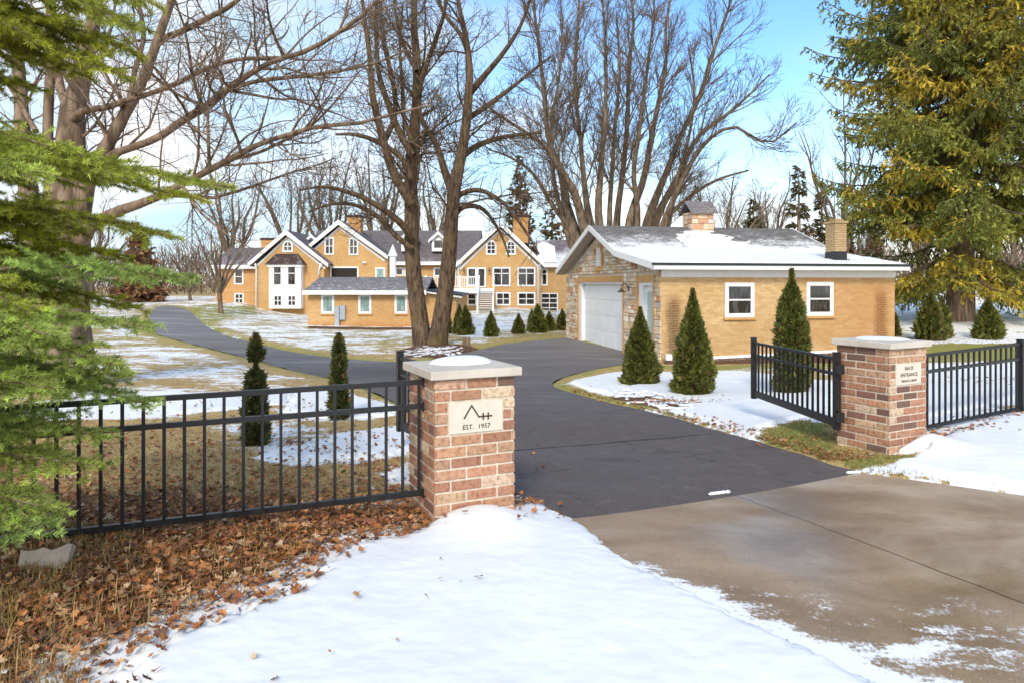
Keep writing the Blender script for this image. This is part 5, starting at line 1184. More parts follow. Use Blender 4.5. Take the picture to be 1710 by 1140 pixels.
# ---------------------------------------------------------------- evergreens
def side_shoots(rg, P, spacing, s0, s1, ang, lf, n, droop, flat=.25, hang=0.0):
    """shoots on both sides of every axis (B,m,3); lf(s, L) gives their length"""
    B, m, _ = P.shape; seg = np.linalg.norm(np.diff(P, axis=1), axis=2); L = seg.sum(1); src = []; ss = []
    for b in range(B):
        k = max(1, int(L[b]*(s1-s0)/spacing)); s = s0 + (s1-s0)*(np.arange(k) + rg.uniform(.2, .8, k))/k; src.append(np.full(k, b)); ss.append(s)
    src = np.concatenate(src); s = np.concatenate(ss); sgn = np.where(np.arange(len(s)) % 2 == 0, 1.0, -1.0)
    f = s*(m-1); i = np.minimum(f.astype(int), m-2); w = (f-i)[:, None]; p0 = P[src, i]*(1-w) + P[src, i+1]*w
    t = P[src, i+1]-P[src, i]; t /= np.linalg.norm(t, axis=1, keepdims=True)+1e-9
    sd_ = np.cross(t, np.array([0, 0, 1.0])); sd_ /= np.linalg.norm(sd_, axis=1, keepdims=True)+1e-9; up = np.cross(sd_, t)
    a = np.radians(rg.uniform(ang[0], ang[1], len(s)))[:, None]
    d = t*np.cos(a) + (sd_*sgn[:, None] + up*rg.normal(size=(len(s), 1))*flat)*np.sin(a) + np.array([0, 0, -hang])
    d /= np.linalg.norm(d, axis=1, keepdims=True); ln = lf(s, L[src])*rg.uniform(.7, 1.15, len(s)); out = np.empty((len(s), n, 3)); out[:, 0] = p0; cur = d
    for j in range(1, n):
        cur = cur + rg.normal(size=cur.shape)*.05 + np.array([0, 0, -droop/n]); cur /= np.linalg.norm(cur, axis=1, keepdims=True); out[:, j] = out[:, j-1] + cur*(ln/(n-1))[:, None]
    return out, src
def needle_tris(rg, P, col, dens, ln, wd, ang=(35, 65), s0=0.0, upb=.35):
    """needles all along the axes; col (B,3)"""
    B, m, _ = P.shape; seg = np.linalg.norm(np.diff(P, axis=1), axis=2); L = seg.sum(1); k = np.maximum(1, rg.poisson(L*dens*(1-s0))); src = np.repeat(np.arange(B), k); s = rg.uniform(s0, 1, len(src)); f = s*(m-1)
    i = np.minimum(f.astype(int), m-2); w = (f-i)[:, None]; p0 = P[src, i]*(1-w) + P[src, i+1]*w; t = P[src, i+1]-P[src, i]; t /= np.linalg.norm(t, axis=1, keepdims=True)+1e-9
    rv = rg.normal(size=(len(s), 3)); rv[:, 2] += upb; pr = rv - (rv*t).sum(1, keepdims=True)*t; pr /= np.linalg.norm(pr, axis=1, keepdims=True)+1e-9
    a = np.radians(rg.uniform(*ang, len(s)))[:, None]; d = t*np.cos(a) + pr*np.sin(a); q = np.cross(d, rg.normal(size=d.shape)); q /= np.linalg.norm(q, axis=1, keepdims=True)+1e-9
    l = (ln*rg.uniform(.7, 1.2, len(s)))[:, None]; V = np.stack([p0 - q*wd*.5, p0 + q*wd*.5, p0 + d*l*.6 + q*wd*.45, p0 + d*l], 1)
    c = col[src]*rg.uniform(.75, 1.25, (len(s), 1))*(.62 + .62*s[:, None]); return V, c  # lit tips and shaded insides of the shoots put into needle colour
def quads_from(Vl, Cl):
    V = np.vstack(Vl); C = np.vstack(Cl); K = len(V); Fa = np.arange(K*4).reshape(K, 4); Fa = Fa[:, [0, 1, 2, 3]]; return V.reshape(-1, 3), Fa, np.repeat(C, 4, axis=0)

# the spruce right beside the camera, its boughs reaching in from the left
rg = np.random.default_rng(77); SB = np.array([-4.1, 3.1, .05])
spr = thing('spruce_tree', 'green spruce reaching in from the left edge over the fence', 'tree', tuple(SB))
tp, tr_ = resample([(-4.1,3.1,-.1),(-4.1,3.1,2),(-4.08,3.12,6),(-4.08,3.1,9)], [.16,.13,.08,.02], 16); tree_mesh('trunk', [[(tp[None]-SB, tr_[None])]], M['bark'], spr, (12,))
BO = [  # start u,v,distance -> tip u,v,distance, sag, colour 0 olive .. 1 blue-green
 (-330,300,3.3, 400,306,2.9,.16,.30),(-330,360,3.4, 300,400,3.1,.10,.2),(-340,-60,3.4, 252,62,2.8,.22,.25),(-340,20,3.4, 218,128,3.0,.12,.15),(-340,-140,3.4, 150,22,3.1,.2,.1),(-330,-40,3.5, 120,95,3.2,.1,.1),
 (-330,-200,3.5, 215,-8,3.0,.25,.2),(-330,190,3.5, 92,232,3.4,.05,.3),(-330,330,3.6, 205,432,3.5,.08,0),(-330,400,3.5, 238,470,3.4,.06,.05),(-330,500,3.2, 345,476,2.9,.10,.75),(-330,540,3.1, 262,548,2.8,.1,.65),
 (-330,560,3.1, 190,600,2.75,.1,.55),(-330,640,3.3, 215,640,3.1,.08,.5),(-330,690,3.2, 262,686,3.0,.12,.7),(-330,740,3.2, 190,742,3.0,.10,.6),(-330,780,3.2, 150,790,2.9,.08,.5),(-330,830,3.1, 100,838,2.8,.07,.6),
 (-330,880,3.0, 60,886,2.7,.05,.8),(-330,250,3.2, 230,285,2.9,.18,.35),(-330,260,3.0, 90,300,2.6,.12,.5),(-330,600,2.9, 80,560,2.5,.15,.6),(-330,700,2.9, 95,655,2.6,.1,.6),(-330,450,3.0, 60,520,2.7,.1,.3),
 (-330,380,3.7, 140,380,3.6,.1,0),(-330,460,3.7, 150,520,3.6,.1,0),(-330,20,3.0, 60,60,2.8,.1,.2),(-330,820,3.4, 80,775,3.3,.1,.3),
 (-330,300,3.9, 330,345,3.4,.14,.1),(-330,120,3.8, 60,160,3.6,.1,0),(-330,-100,3.8, 190,-30,3.5,.1,0),(-330,420,3.9,255,510,3.6,.06,.1),(-330,-140,3.2, 60,-10,2.9,.1,.3),(-330,-60,3.5, 170,75,3.3,.12,.05),(-330,10,3.6, 130,130,3.4,.1,0),(-330,-10,3.3, 215,85,3.1,.12,.1),(-330,-120,3.5, 235,25,3.2,.14,.1),(-330,330,3.4, 60,420,3.3,.1,.05),(-330,430,3.4, 120,450,3.3,.1,.1)]
axes = []; cb = []
for u0, v0, Y0, u1, v1, Y1, sag, blue in BO:
    a = np.array(ray(u0, v0, Y0)); b = np.array(ray(u1, v1, Y1)); n = 22; t = np.linspace(0, 1, n)[:, None]; p = a + (b-a)*t; p[:, 2] += (np.sin(PI*t[:, 0]**1.2)*sag*.8); p += np.cumsum(rg.normal(size=p.shape)*.006, axis=0); axes.append(p); cb.append(blue)
A0 = np.array(axes); cb = np.array(cb)
A1, s1 = side_shoots(rg, A0, .036, .25, .98, (38, 58), lambda s, L: .07 + .55*(1-s)**.85*np.minimum(1, s*3.0), 8, .20, .16)
A2, s2 = side_shoots(rg, A1, .042, .10, .93, (40, 58), lambda s, L: .05 + .24*(1-s)*L, 5, .08, .3)
def nc(b): 
    c0 = np.array([.42, .42, .03]); c1 = np.array([.32, .46, .14]); return c0[None]*(1-b[:, None]) + c1[None]*b[:, None]
b1 = cb[s1]; b2 = b1[s2]; v1_ = rg.uniform(.7, 1.35, len(A1)); v2_ = v1_[s2]*rg.uniform(.6, 1.45, len(A2))
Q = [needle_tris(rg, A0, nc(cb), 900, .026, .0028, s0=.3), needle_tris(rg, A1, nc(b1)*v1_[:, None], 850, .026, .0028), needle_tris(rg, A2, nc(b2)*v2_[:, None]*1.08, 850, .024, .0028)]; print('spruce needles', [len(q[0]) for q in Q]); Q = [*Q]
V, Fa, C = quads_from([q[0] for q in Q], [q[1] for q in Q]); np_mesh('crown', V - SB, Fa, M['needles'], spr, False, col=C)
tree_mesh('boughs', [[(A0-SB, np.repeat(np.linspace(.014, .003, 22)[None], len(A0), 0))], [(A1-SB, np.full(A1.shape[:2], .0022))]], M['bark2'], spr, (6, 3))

def conifer(name, label, base, h, rad, seed, n_b, cols, frond=(.09, .018), dens=26, z0=.08, shape=lambda f: (1-f)**.8, hang=.5, trunk_r=.2, lvl2=.14, lvl3=.13, group=None, up=.15, mat='needles_far', width2=.36, lean=0):
    rg = np.random.default_rng(seed); t = thing(name, label, 'tree', base, 0, group); P, Rr = resample([(0,0,-.3),(0,0,h*.3),(0,0,h*.7),(0,0,h)], [trunk_r*1.3, trunk_r, trunk_r*.5, .02], 16); tree_mesh('trunk', [[(P[None], Rr[None])]], M['bark2'], t, (12,))
    f = np.sort(rg.uniform(0, 1, n_b)**1.1); az = np.arange(n_b)*2.399 + rg.normal(size=n_b)*.3; z = h*(z0 + (1-z0)*f); L = rad*shape(f)*rg.uniform(.75, 1.12, n_b) + .12; n = 12; s = np.linspace(0, 1, n)
    A = np.empty((n_b, n, 3)); A[:, :, 0] = np.cos(az)[:, None]*L[:, None]*s; A[:, :, 1] = np.sin(az)[:, None]*L[:, None]*s; dr = (.5 - f*.75)[:, None]
    A[:, :, 2] = z[:, None] + L[:, None]*(-dr*np.sin(s*PI*.6)[None]*.75 + (up + .1*f[:, None])*(s**3)[None]) + np.cumsum(rg.normal(size=(n_b, n))*.012*rad/4, axis=1)
    B1, s1 = side_shoots(rg, A, lvl2, .12, .98, (40, 65), lambda s, L: (.10 + width2*L*(1-s)**.7)*np.minimum(1, .4+s*2), 6, .5*hang, .3, hang*.25)
    B2, s2 = side_shoots(rg, B1, lvl3, .05, .98, (40, 75), lambda s, L: .10 + .26*L*(1-s) + .12*hang, 4, .8*hang, .35, hang)
    pal = np.array(cols); cv = pal[rg.integers(0, len(pal), n_b)]; c1 = cv[s1]*rg.uniform(.7, 1.3, (len(B1), 1)); k = rg.random(len(B1)) < .25; c1[k] = pal[rg.integers(0, len(pal), k.sum())]; c2 = c1[s2]*rg.uniform(.75, 1.25, (len(B2), 1))
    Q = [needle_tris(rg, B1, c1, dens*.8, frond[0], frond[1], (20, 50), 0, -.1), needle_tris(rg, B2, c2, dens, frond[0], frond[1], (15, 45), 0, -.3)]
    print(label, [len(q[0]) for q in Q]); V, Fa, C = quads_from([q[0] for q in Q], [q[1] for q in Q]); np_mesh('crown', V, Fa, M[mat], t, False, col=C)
    tree_mesh('boughs', [[(A, np.repeat(np.linspace(trunk_r*.22, .012, n)[None], n_b, 0))]], M['bark2'], t, (5,)); return t
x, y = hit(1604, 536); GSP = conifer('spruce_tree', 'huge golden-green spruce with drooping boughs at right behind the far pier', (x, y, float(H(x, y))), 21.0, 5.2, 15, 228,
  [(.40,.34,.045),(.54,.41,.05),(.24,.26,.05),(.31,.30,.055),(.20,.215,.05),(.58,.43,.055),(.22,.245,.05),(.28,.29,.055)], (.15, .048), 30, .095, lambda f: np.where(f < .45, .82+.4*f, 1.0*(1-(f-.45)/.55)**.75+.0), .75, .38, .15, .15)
def far_conifer(u, vb, vt, Y, hw, seed, label, cols, n_b=70, zb=None, name='spruce_tree'):
    x, y, z = ray(u, vb, Y); z = float(H(x, y)) if zb is None else zb; top = CAMZ-(vt-HZ)/F*Y
    return conifer(name, label, (x, y, z), top-z, hw/F*Y, seed, int(n_b*1.5), cols, (.5, .2), 24, .06, lambda f: (1-f)**.85, .35, .22, .34, .32)
BRN = [(.19,.11,.06),(.15,.10,.05),(.11,.10,.04),(.22,.13,.075)]; DKG = [(.09,.085,.03),(.12,.09,.035),(.07,.07,.025),(.15,.09,.045)]
far_conifer(868, 500, 254, 78, 44, 3, 'tall brownish spruce behind the right gable of the house', BRN, 85)
far_conifer(922, 500, 318, 84, 40, 4, 'shorter brown conifer between the house and the many-stemmed tree', BRN, 60)
far_conifer(1334, 480, 281, 62, 30, 5, 'pointed dark spruce above the right end of the garage roof', DKG, 75)
far_conifer(1372, 480, 305, 66, 27, 6, 'slightly shorter spruce just left of the brick chimney top', DKG, 60)
far_conifer(1412, 480, 350, 70, 28, 7, 'low brownish conifer right behind the brick chimney', BRN, 55)
far_conifer(1258, 480, 335, 60, 40, 9, 'broad green pine low behind the garage ridge', [(.08,.085,.02),(.11,.10,.03),(.06,.07,.02)], 60, name='pine_tree')
far_conifer(232, 500, 378, 62, 46, 10, 'rusty brown cone-shaped tree beyond the far bend of the drive', [(.34,.17,.08),(.27,.14,.07),(.40,.22,.11),(.20,.12,.06)], 110, name='cypress_tree')
far_conifer(1462, 485, 388, 60, 30, 14, 'small brown evergreen beyond the right end of the garage', BRN, 50)

# arborvitae: dense cones of flattened sprays
def sprays(rg, K, prof, R_, h, size, cols):
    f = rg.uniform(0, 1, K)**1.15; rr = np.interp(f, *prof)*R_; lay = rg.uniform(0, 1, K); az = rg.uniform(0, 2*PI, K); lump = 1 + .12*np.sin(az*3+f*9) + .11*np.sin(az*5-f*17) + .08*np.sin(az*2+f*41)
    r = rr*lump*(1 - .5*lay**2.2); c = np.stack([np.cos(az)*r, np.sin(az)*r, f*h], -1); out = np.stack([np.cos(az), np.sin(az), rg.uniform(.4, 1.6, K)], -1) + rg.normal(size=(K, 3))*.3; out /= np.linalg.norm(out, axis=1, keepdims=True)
    tg = np.cross(out, rg.normal(size=(K, 3))); tg /= np.linalg.norm(tg, axis=1, keepdims=True); sz = (size*rg.uniform(.5, 1.6, K)*(.45 + .55*np.clip(rr/R_*2, 0, 1)))[:, None]
    V = []; 
    for a, l in ((-.55, .7), (0, 1.0), (.55, .75)):
        d = out*math.cos(a) + tg*math.sin(a); w = np.cross(d, np.cross(out, tg))*.0 + tg*math.cos(a) - out*math.sin(a); V.append(np.stack([c, c + d*sz*l*.5 + w*sz*.13, c + d*sz*l, c + d*sz*l*.5 - w*sz*.13], 1))
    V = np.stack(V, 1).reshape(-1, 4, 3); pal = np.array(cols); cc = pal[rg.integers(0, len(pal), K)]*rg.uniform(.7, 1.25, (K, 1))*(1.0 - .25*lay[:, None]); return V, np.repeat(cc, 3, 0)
CED = [(.14,.165,.03),(.19,.21,.035),(.10,.115,.025),(.26,.25,.06),(.09,.09,.025)]
def arbor(name, label, h, R_, K, size, seed, prof=None, group=None, cols=CED, tipcol=(.25,.19,.05)):
    rg = np.random.default_rng(seed); t = thing(name, label, 'shrub', (0, 0, 0), 0, group); prof = prof or ([0, .05, .2, .45, .7, .86, .94, 1.0], [.78, .98, .97, .70, .36, .15, .05, .01])
    V, C = sprays(rg, K, prof, R_, h, size, cols); top = V[:, 0, 2] > h*.9; C[top] = C[top]*.5 + np.array(tipcol)*.5
    br = rg.random(len(C)//3) < .04; br = np.repeat(br, 3); C[br] = np.array([.22, .12, .04])
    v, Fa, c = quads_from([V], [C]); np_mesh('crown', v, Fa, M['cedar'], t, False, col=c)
    P, Rr = resample([(0,0,-.08),(0,0,h*.5),(0,0,h*.97)], [R_*.12, R_*.08, .004], 8); tree_mesh('trunk', [[(P[None], Rr[None])]], M['bark'], t, (8,))
    if True:   # solid dark core added to block see-through; inner shade put into its colour
        z_ = np.array(prof[0])*h*.97; r_ = np.array(prof[1])*R_*(.50 if h > 1.2 or K < 2000 else .22); tree_mesh('dark_core', [[(np.stack([z_*0, z_*0, z_+.02], -1)[None], r_[None])]], M['heart'], t, (9,))
    return t
M['heart'] = simple('dark_core', (.035, .03, .012), .95, .5, 14, .6)
def place(t, u, v, sx=1, sz=1, rz=0, first=False, label=None):
    x, y = hit(u, v); z = float(surf(x, y)[0]) - .02 if y < 12.5 and -4 < x < 8.4 else float(H(x, y)); loc = (x, y, z)
    if first: t.location = loc; t.rotation_euler = (0, 0, rz); t.scale = (sx, sx, sz); return t
    return dup(t, loc, rz, (sx, sx, sz), label, t.get('group'))
def size_at(u, v, vt): x, y = hit(u, v); return (v-vt)/F*y, y
G1 = 'cone-shaped arborvitae by the garage'
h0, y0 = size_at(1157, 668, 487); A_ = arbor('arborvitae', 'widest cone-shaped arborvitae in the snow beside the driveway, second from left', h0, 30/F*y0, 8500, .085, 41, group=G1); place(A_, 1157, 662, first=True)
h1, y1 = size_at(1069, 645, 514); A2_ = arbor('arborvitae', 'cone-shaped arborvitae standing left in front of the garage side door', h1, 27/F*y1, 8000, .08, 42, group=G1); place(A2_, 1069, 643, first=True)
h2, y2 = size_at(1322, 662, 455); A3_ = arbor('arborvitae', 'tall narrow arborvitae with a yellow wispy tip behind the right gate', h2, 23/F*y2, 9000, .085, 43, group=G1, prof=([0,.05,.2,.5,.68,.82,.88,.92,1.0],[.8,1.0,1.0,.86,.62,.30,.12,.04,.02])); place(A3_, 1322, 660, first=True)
G2 = 'young cypresses behind the left fence'
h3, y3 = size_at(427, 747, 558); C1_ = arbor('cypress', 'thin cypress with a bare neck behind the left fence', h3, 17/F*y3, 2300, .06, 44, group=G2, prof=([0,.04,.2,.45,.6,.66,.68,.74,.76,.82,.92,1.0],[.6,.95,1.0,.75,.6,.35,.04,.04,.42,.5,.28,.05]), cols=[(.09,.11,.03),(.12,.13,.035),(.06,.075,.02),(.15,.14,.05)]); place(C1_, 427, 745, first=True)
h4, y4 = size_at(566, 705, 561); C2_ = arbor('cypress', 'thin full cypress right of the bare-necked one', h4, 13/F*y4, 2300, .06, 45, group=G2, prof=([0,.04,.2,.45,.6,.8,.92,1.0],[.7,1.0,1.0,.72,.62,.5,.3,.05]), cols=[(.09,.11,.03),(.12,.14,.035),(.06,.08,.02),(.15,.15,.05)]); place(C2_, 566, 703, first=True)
FG = 'small arborvitae across the back lawn'; hp_, yp = size_at(820, 563, 522)
PR = arbor('arborvitae', 'small arborvitae alone on the back lawn, in front of the deck stairs', 1.0, .26, 1500, .12, 46, group=FG)
for i, (u, v, vt, hw, lb) in enumerate([(820,563,521,10,None),(745,558,516,9,'small arborvitae hard against the right side of the twin maple trunk'),(767,558,510,9,'small arborvitae at the right corner of the outbuilding, left and behind of a pair'),(777,560,512,12,'small arborvitae at the right corner of the outbuilding, the front one of a pair'),
   (866,558,525,9,'small arborvitae on the back lawn, second right of the deck stairs'),(888,554,517,7,'slim arborvitae just left of the fattest one on the back lawn'),(898,556,509,13,'fattest and tallest of the small arborvitae on the back lawn'),(917,553,521,9,'small arborvitae right of the fattest one on the back lawn'),(939,552,517,9,'small arborvitae beside the stone gable corner of the garage'),
   (1554,569,490,19,'round arborvitae right of the garage, left of the big spruce trunk'),(1573,565,497,13,'smaller arborvitae touching the round one right of the garage'),(1650,567,499,18,'round arborvitae alone in the snow right of the spruce trunk'),(1492,562,517,9,'low arborvitae peeking out at the right corner of the garage')]):
    hh, yy = size_at(u, v, vt); place(PR, u, v, hw/F*yy/.26, hh, i*1.3, i == 0, lb)

# ---------------------------------------------------------------- bare trees of the background
rand_tree('maple_tree', 'bare tree behind the left wing of the house', 392, 500, 262, 70, 51, .30, 7, .30, dens=(1.0,1.3,1.2), tips=.018)
rand_tree('small_tree', 'small bare spreading tree in front of the left wing of the house', 369, 512, 375, 50, 52, .55, 8, .16, dens=(1.6,2.2,2.0), tips=.010, stem_split=.22)
rand_tree('maple_tree', 'bare tree behind the second gable of the house', 545, 500, 235, 84, 53, .30, 8, .36, dens=(1.0,1.2,1.1), tips=.02)
rand_tree('maple_tree', 'bare tree rising behind the middle range of the house', 640, 500, 215, 86, 54, .28, 8, .36, dens=(1.0,1.2,1.1), tips=.02)
rand_tree('maple_tree', 'bare tree behind the dormers, seen between the twin trunks', 722, 500, 250, 88, 55, .3, 7, .34, dens=(1.0,1.2,1.1), tips=.02)
rand_tree('maple_tree', 'bare tree behind the second gable chimney', 492, 500, 262, 90, 56, .3, 6, .32, dens=(1.0,1.2,1.1), tips=.02)
rand_tree('oak_tree', 'bare tree behind the small stone chimney of the garage', 1205, 485, 285, 56, 57, .42, 7, .22, dens=(1.3,1.8,1.6), tips=.014)
rand_tree('oak_tree', 'bare tree between the stone chimney and the pointed spruce', 1285, 485, 292, 64, 58, .40, 7, .22, dens=(1.3,1.7,1.5), tips=.015)
rand_tree('oak_tree', 'fine-twigged bare tree at the left edge of the big golden spruce', 1418, 485, 150, 44, 59, .25, 6, .16, dens=(1.3,1.5,1.2), tips=.009)
rand_tree('oak_tree', 'bare tree low behind the right end of the garage', 1440, 488, 340, 70, 60, .5, 8, .25, dens=(1.5,2.2,2.0), tips=.02)
rand_tree('oak_tree', 'bare tree by the right edge behind the golden spruce', 1540, 488, 330, 74, 61, .5, 8, .25, dens=(1.5,2.2,2.0), tips=.02)
rand_tree('oak_tree', 'bare tree far right beyond the snowy field', 1690, 488, 300, 76, 62, .5, 8, .25, dens=(1.3,1.8,1.6), tips=.02)
rand_tree('oak_tree', 'bare tree left of the rusty cone-shaped tree', 150, 500, 330, 58, 63, .45, 7, .2, dens=(1.4,1.9,1.7), tips=.015)
rand_tree('oak_tree', 'bare tree at the far left behind the big oak', 20, 500, 290, 50, 64, .4, 7, .24, dens=(1.3,1.8,1.6), tips=.014)
rand_tree('oak_tree', 'low bare tree between the rusty tree and the house', 318, 505, 405, 66, 65, .55, 7, .14, dens=(1.8,2.4,2.0), tips=.014)
# far-off wood: a belt of stems and twigs no one could count
rg = np.random.default_rng(90); K = 26000; xx = rg.uniform(-170, 170, K); yy = rg.uniform(96, 135, K); zz = H(xx, yy); top = 7 + 3.5*fbm(xx*.05, yy*.02, 3)
l = rg.uniform(.6, 2.6, K); z0 = zz + rg.uniform(0, 1, K)**1.3*top*.85; dx = rg.normal(size=K)*.45; w = rg.uniform(.03, .12, K)
a = np.stack([xx, yy, z0], -1); b = a + np.stack([dx*l, rg.normal(size=K)*.2*l, l], -1); q = np.stack([w, 0*w, 0*w], -1)
V = np.stack([a-q, a+q, b+q*.3, b-q*.3], 1); c = np.array([.15, .095, .065])[None]*rg.uniform(.5, 1.5, (K, 1)); ev = rg.random(K) < .12; c[ev] = np.array([.06, .065, .025])
v_, Fa, c_ = quads_from([V], [c]); o = np_mesh('far_woodland', v_, Fa, M['blade'], None, False, col=c_); tag(o, 'distant belt of brown leafless woodland along the horizon', 'woodland', kind='stuff')

# ---------------------------------------------------------------- litter, grass, gravel
def g_at(x, y): return surf(x, y)
rg = np.random.default_rng(31)
# leaves in front of and under the left fence, thinning out over snow and lawn
K = 21000; x = rg.uniform(-3.6, .1, K); y = rg.uniform(1.7, 5.0, K); keep = (y < 4.3 + .3*rg.normal(size=K)); x, y = x[keep], y[keep]
sn_, gr_, lf_, mu_, dp_, sd1, sd2, nn1, nn2 = fields(x, y); p = np.clip(.9 - np.clip(dp_+.12, 0, 1)*2.4, .004, 1)*np.clip((.2-x)/.5, 0.04, 1); k = rg.random(len(x)) < p; x, y = x[k], y[k]
K2 = 4500; x2 = rg.uniform(-5, .4, K2); y2 = 4 + rg.exponential(1.5, K2); x = np.r_[x, x2]; y = np.r_[y, y2]
K3 = 700; u3 = rg.uniform(0, 1, K3); t3 = hits([(1400,770),(1300,745),(1200,719),(1100,690),(1020,672),(945,653)]); i3 = rg.integers(0, 5, K3); q3 = t3[i3]*(1-u3[:, None]) + t3[i3+1]*u3[:, None] + rg.normal(size=(K3, 2))*.09 + np.array([.05, .06]); x = np.r_[x, q3[:, 0]]; y = np.r_[y, q3[:, 1]]
for (u_, v_, s_, n_) in ((1600,722,.22,60),(1680,700,.25,70),(1570,730,.15,30),(1100,675,.35,420),(720,588,1.0,700),(1395,765,.22,150),(1340,735,.3,90),(1560,570,1.2,200),(1640,570,1.2,160),(905,853,.08,24),(925,862,.05,14),(1700,640,.8,120)):
    cx_, cy_ = hit(u_, v_); x = np.r_[x, cx_ + rg.normal(size=n_)*s_]; y = np.r_[y, cy_ + rg.normal(size=n_)*s_*.5]
x4 = rg.uniform(-1.5, 8, 90); y4 = rg.uniform(2.2, 10, 90); x4 = x4[:40]; y4 = y4[:40] + 2.5; x = np.r_[x, x4]; y = np.r_[y, y4]
in_drive = inband(drive_w, x, y, 1) < .02; in_c = inband(conc_w, x, y, 1) < .02; k = ~((in_drive | in_c) & (rg.random(len(x)) < .93)); x, y = x[k], y[k]
z = g_at(x, y) + rg.uniform(.002, .028, len(x))*(x < .2) + .004; kk = (np.hypot(x+.05, y-4.0) > .45) | (rg.random(len(x)) < .12) ; x, y, z = x[kk], y[kk], z[kk]; N3 = np.stack([rg.normal(size=len(x))*.42, rg.normal(size=len(x))*.42, np.ones(len(x))], -1)
lv = leaves_mesh('fallen_leaves', np.stack([x, y, z], -1), N3, rg.uniform(.018, .062, len(x)), leaf_cols(rg, len(x)), None, .42, rg); tag(lv, 'brown fallen maple and oak leaves covering the ground left of the near pier', 'leaves', kind='stuff')
# grass blades
def blades(name, x, y, hgt, col, label, wd=.0022, lean=.6):
    K = len(x); z = H(x, y) + .012; a = rg.uniform(0, 2*PI, K); d = np.stack([np.cos(a), np.sin(a)], -1); h = hgt*rg.uniform(.5, 1.3, K); ln_ = rg.uniform(.1, 1, K)*lean
    p0 = np.stack([x, y, z], -1); s = np.stack([-d[:, 1], d[:, 0], 0*z], -1)*wd; D_ = np.stack([d[:, 0]*ln_, d[:, 1]*ln_, 1-.35*ln_], -1); p1 = p0 + D_*h[:, None]*.6; p2 = p1 + np.stack([d[:, 0]*ln_*1.6, d[:, 1]*ln_*1.6, .55-.5*ln_], -1)*h[:, None]*.5
    V = np.stack([p0-s, p0+s, p1+s*.8, p1-s*.8], 1); V2 = np.stack([p1-s*.8, p1+s*.8, p2+s*.2, p2-s*.2], 1); v, Fa, c = quads_from([V, V2], [col, col]); o = np_mesh(name, v, Fa, M['blade'], None, False, col=c); return tag(o, label, 'grass', kind='stuff')
K = 170000; yy = 1.8 + rg.exponential(2.6, K); xx = rg.uniform(-1, .05, K)*(2.2 + yy*.75)
sn_, gr_, lf_, mu_, dp_, sd1, sd2, nn1, nn2 = fields(xx, yy); k = (dp_ < -.02) & (np.minimum(sd1, sd2) > .02) & (yy < 15) & (rg.random(K) < np.where(yy < 3.9, .20 + .5*(xx < -2.0), 1.0)*np.clip(1.25 - sn_*1.3 + nn2*.5, .05, 1)); xx, yy = xx[k], yy[k]
cc = np.array([[.42,.27,.10],[.34,.20,.07],[.50,.36,.17],[.27,.22,.06]])[rg.integers(0, 4, len(xx))]*rg.uniform(.7, 1.2, (len(xx), 1)); hg = np.where(yy < 3.9, .075, .032 + .010*fbm(xx*2, yy*2, 2))
blades('dry_grass', xx, yy, hg, cc, 'dry tan grass on the lawn behind the left fence and among the leaves')
K = 90000; xx = np.r_[rg.uniform(.3, 8.5, K//2), rg.uniform(1, 6, K//2)]; yy = np.r_[rg.uniform(5.2, 13, K//2), rg.uniform(5.5, 10, K//2)]
sn_, gr_, lf_, mu_, dp_, sd1, sd2, nn1, nn2 = fields(xx, yy); s12 = np.minimum(sd1, sd2); edge = np.clip(1 - np.abs(s12-.06)/.10, 0, 1); k = (s12 > .01) & ((dp_ < .0) | (rg.random(K) < .004)) & (rg.random(K) < np.maximum(.9*np.clip(.6 - sn_, 0, .5)*2*(mu_ < .3), edge*.9)); xx, yy = xx[k], yy[k]
cc = np.array([[.15,.17,.035],[.22,.20,.05],[.33,.24,.09],[.11,.13,.03]])[rg.integers(0, 4, len(xx))]*rg.uniform(.7, 1.2, (len(xx), 1))
blades('green_grass', xx, yy, np.full(len(xx), .045), cc, 'green and straw grass edging the drive beside the right gate')
# tall dry grass stems in the near left corner
K = 700; xx = rg.normal(-2.0, .35, K); yy = rg.normal(2.25, .3, K); k = (yy > 1.7) & (xx < -1.5); xx, yy = xx[k], yy[k]; xx = np.round(xx/.16)*.16 + rg.normal(size=len(xx))*.03
cc = np.array([[.50,.36,.15],[.42,.27,.10]])[rg.integers(0, 2, len(xx))]*rg.uniform(.7, 1.2, (len(xx), 1)); blades('tall_dry_grass', xx, yy, np.full(len(xx), .17), cc, 'long bent straw-coloured grass in the near left corner', .0016, 1.0)
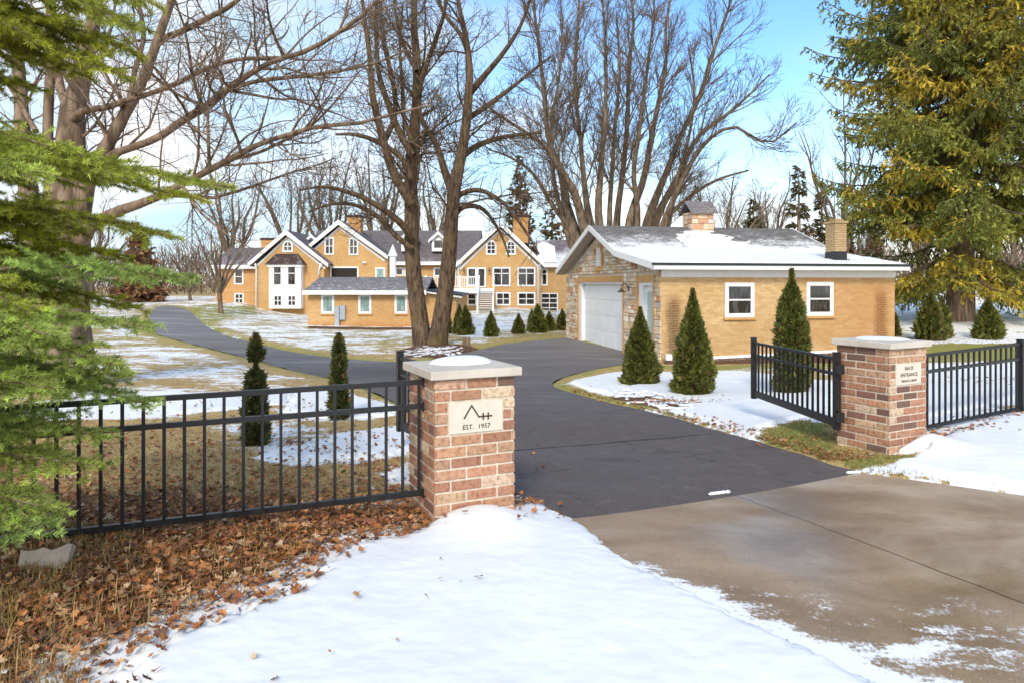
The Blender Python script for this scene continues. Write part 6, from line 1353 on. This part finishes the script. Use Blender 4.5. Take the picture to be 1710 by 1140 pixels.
# dark gravel along the garage wall
K = 5200; s_ = rg.uniform(.15, 7.2, K); d_ = -rg.uniform(.03, .75, K); xx = GC[0] + cg*s_ - sg*d_; yy = GC[1] + sg*s_ + cg*d_; zz = H(xx, yy) + .03
oc = np.array([(1,0,0),(0,1,0),(-1,0,0),(0,-1,0),(0,0,.7),(0,0,-.7)], float); sz = rg.uniform(.018, .045, (K, 1, 1)); V = np.stack([xx, yy, zz], -1)[:, None] + oc[None]*sz*rg.uniform(.6, 1.3, (K, 6, 1)); fo = np.array([(0,1,4),(1,2,4),(2,3,4),(3,0,4),(1,0,5),(2,1,5),(3,2,5),(0,3,5)])
c = np.array([(.16,.12,.10),(.26,.20,.17),(.09,.07,.06),(.36,.30,.27)])[rg.integers(0, 4, K)]; gv = np_mesh('gravel', V.reshape(-1, 3), (np.arange(K)[:, None, None]*6 + fo[None]).reshape(-1, 3), M['gravel'], None, False, col=np.repeat(c, 6, 0)); tag(gv, 'dark gravel strip along the foot of the garage wall', 'gravel', kind='stuff')
# narrow line of snow against the garage wall
n = 90; xs_ = np.linspace(.9, GL-.05, n); m_ = 6; ysl = np.linspace(-.16, -.005, m_); Xa, Ya = np.meshgrid(xs_, ysl); wx_ = GC[0] + cg*Xa - sg*Ya; wy_ = GC[1] + sg*Xa + cg*Ya; hh = H(wx_, wy_) + .02 + .09*np.clip((Ya+.16)/.10 + fbm(Xa*3, Ya*3, 2)*.5, -.5, 1)
o = structure(np_mesh('snow_line', np.stack([wx_, wy_, hh], -1).reshape(-1, 3), np.arange(n*m_).reshape(m_, n)[:-1, :-1].reshape(-1, 1) + np.array([[0, 1, n+1, n]]), SNOW, None, True))
# cut stump in the back lawn and a few stones of the tree ring
x, y = hit(779, 579); mb = MB(); z = float(H(x, y)); mb.tube([(0,0,-.1),(0,0,.05),(0,0,.32)], [.17,.14,.13], 10); o = mb.build('tree_stump', M['bark2'], None); o.location = (x, y, z); tag(o, 'short cut wooden stump right of the twin-trunk maple', 'stump')
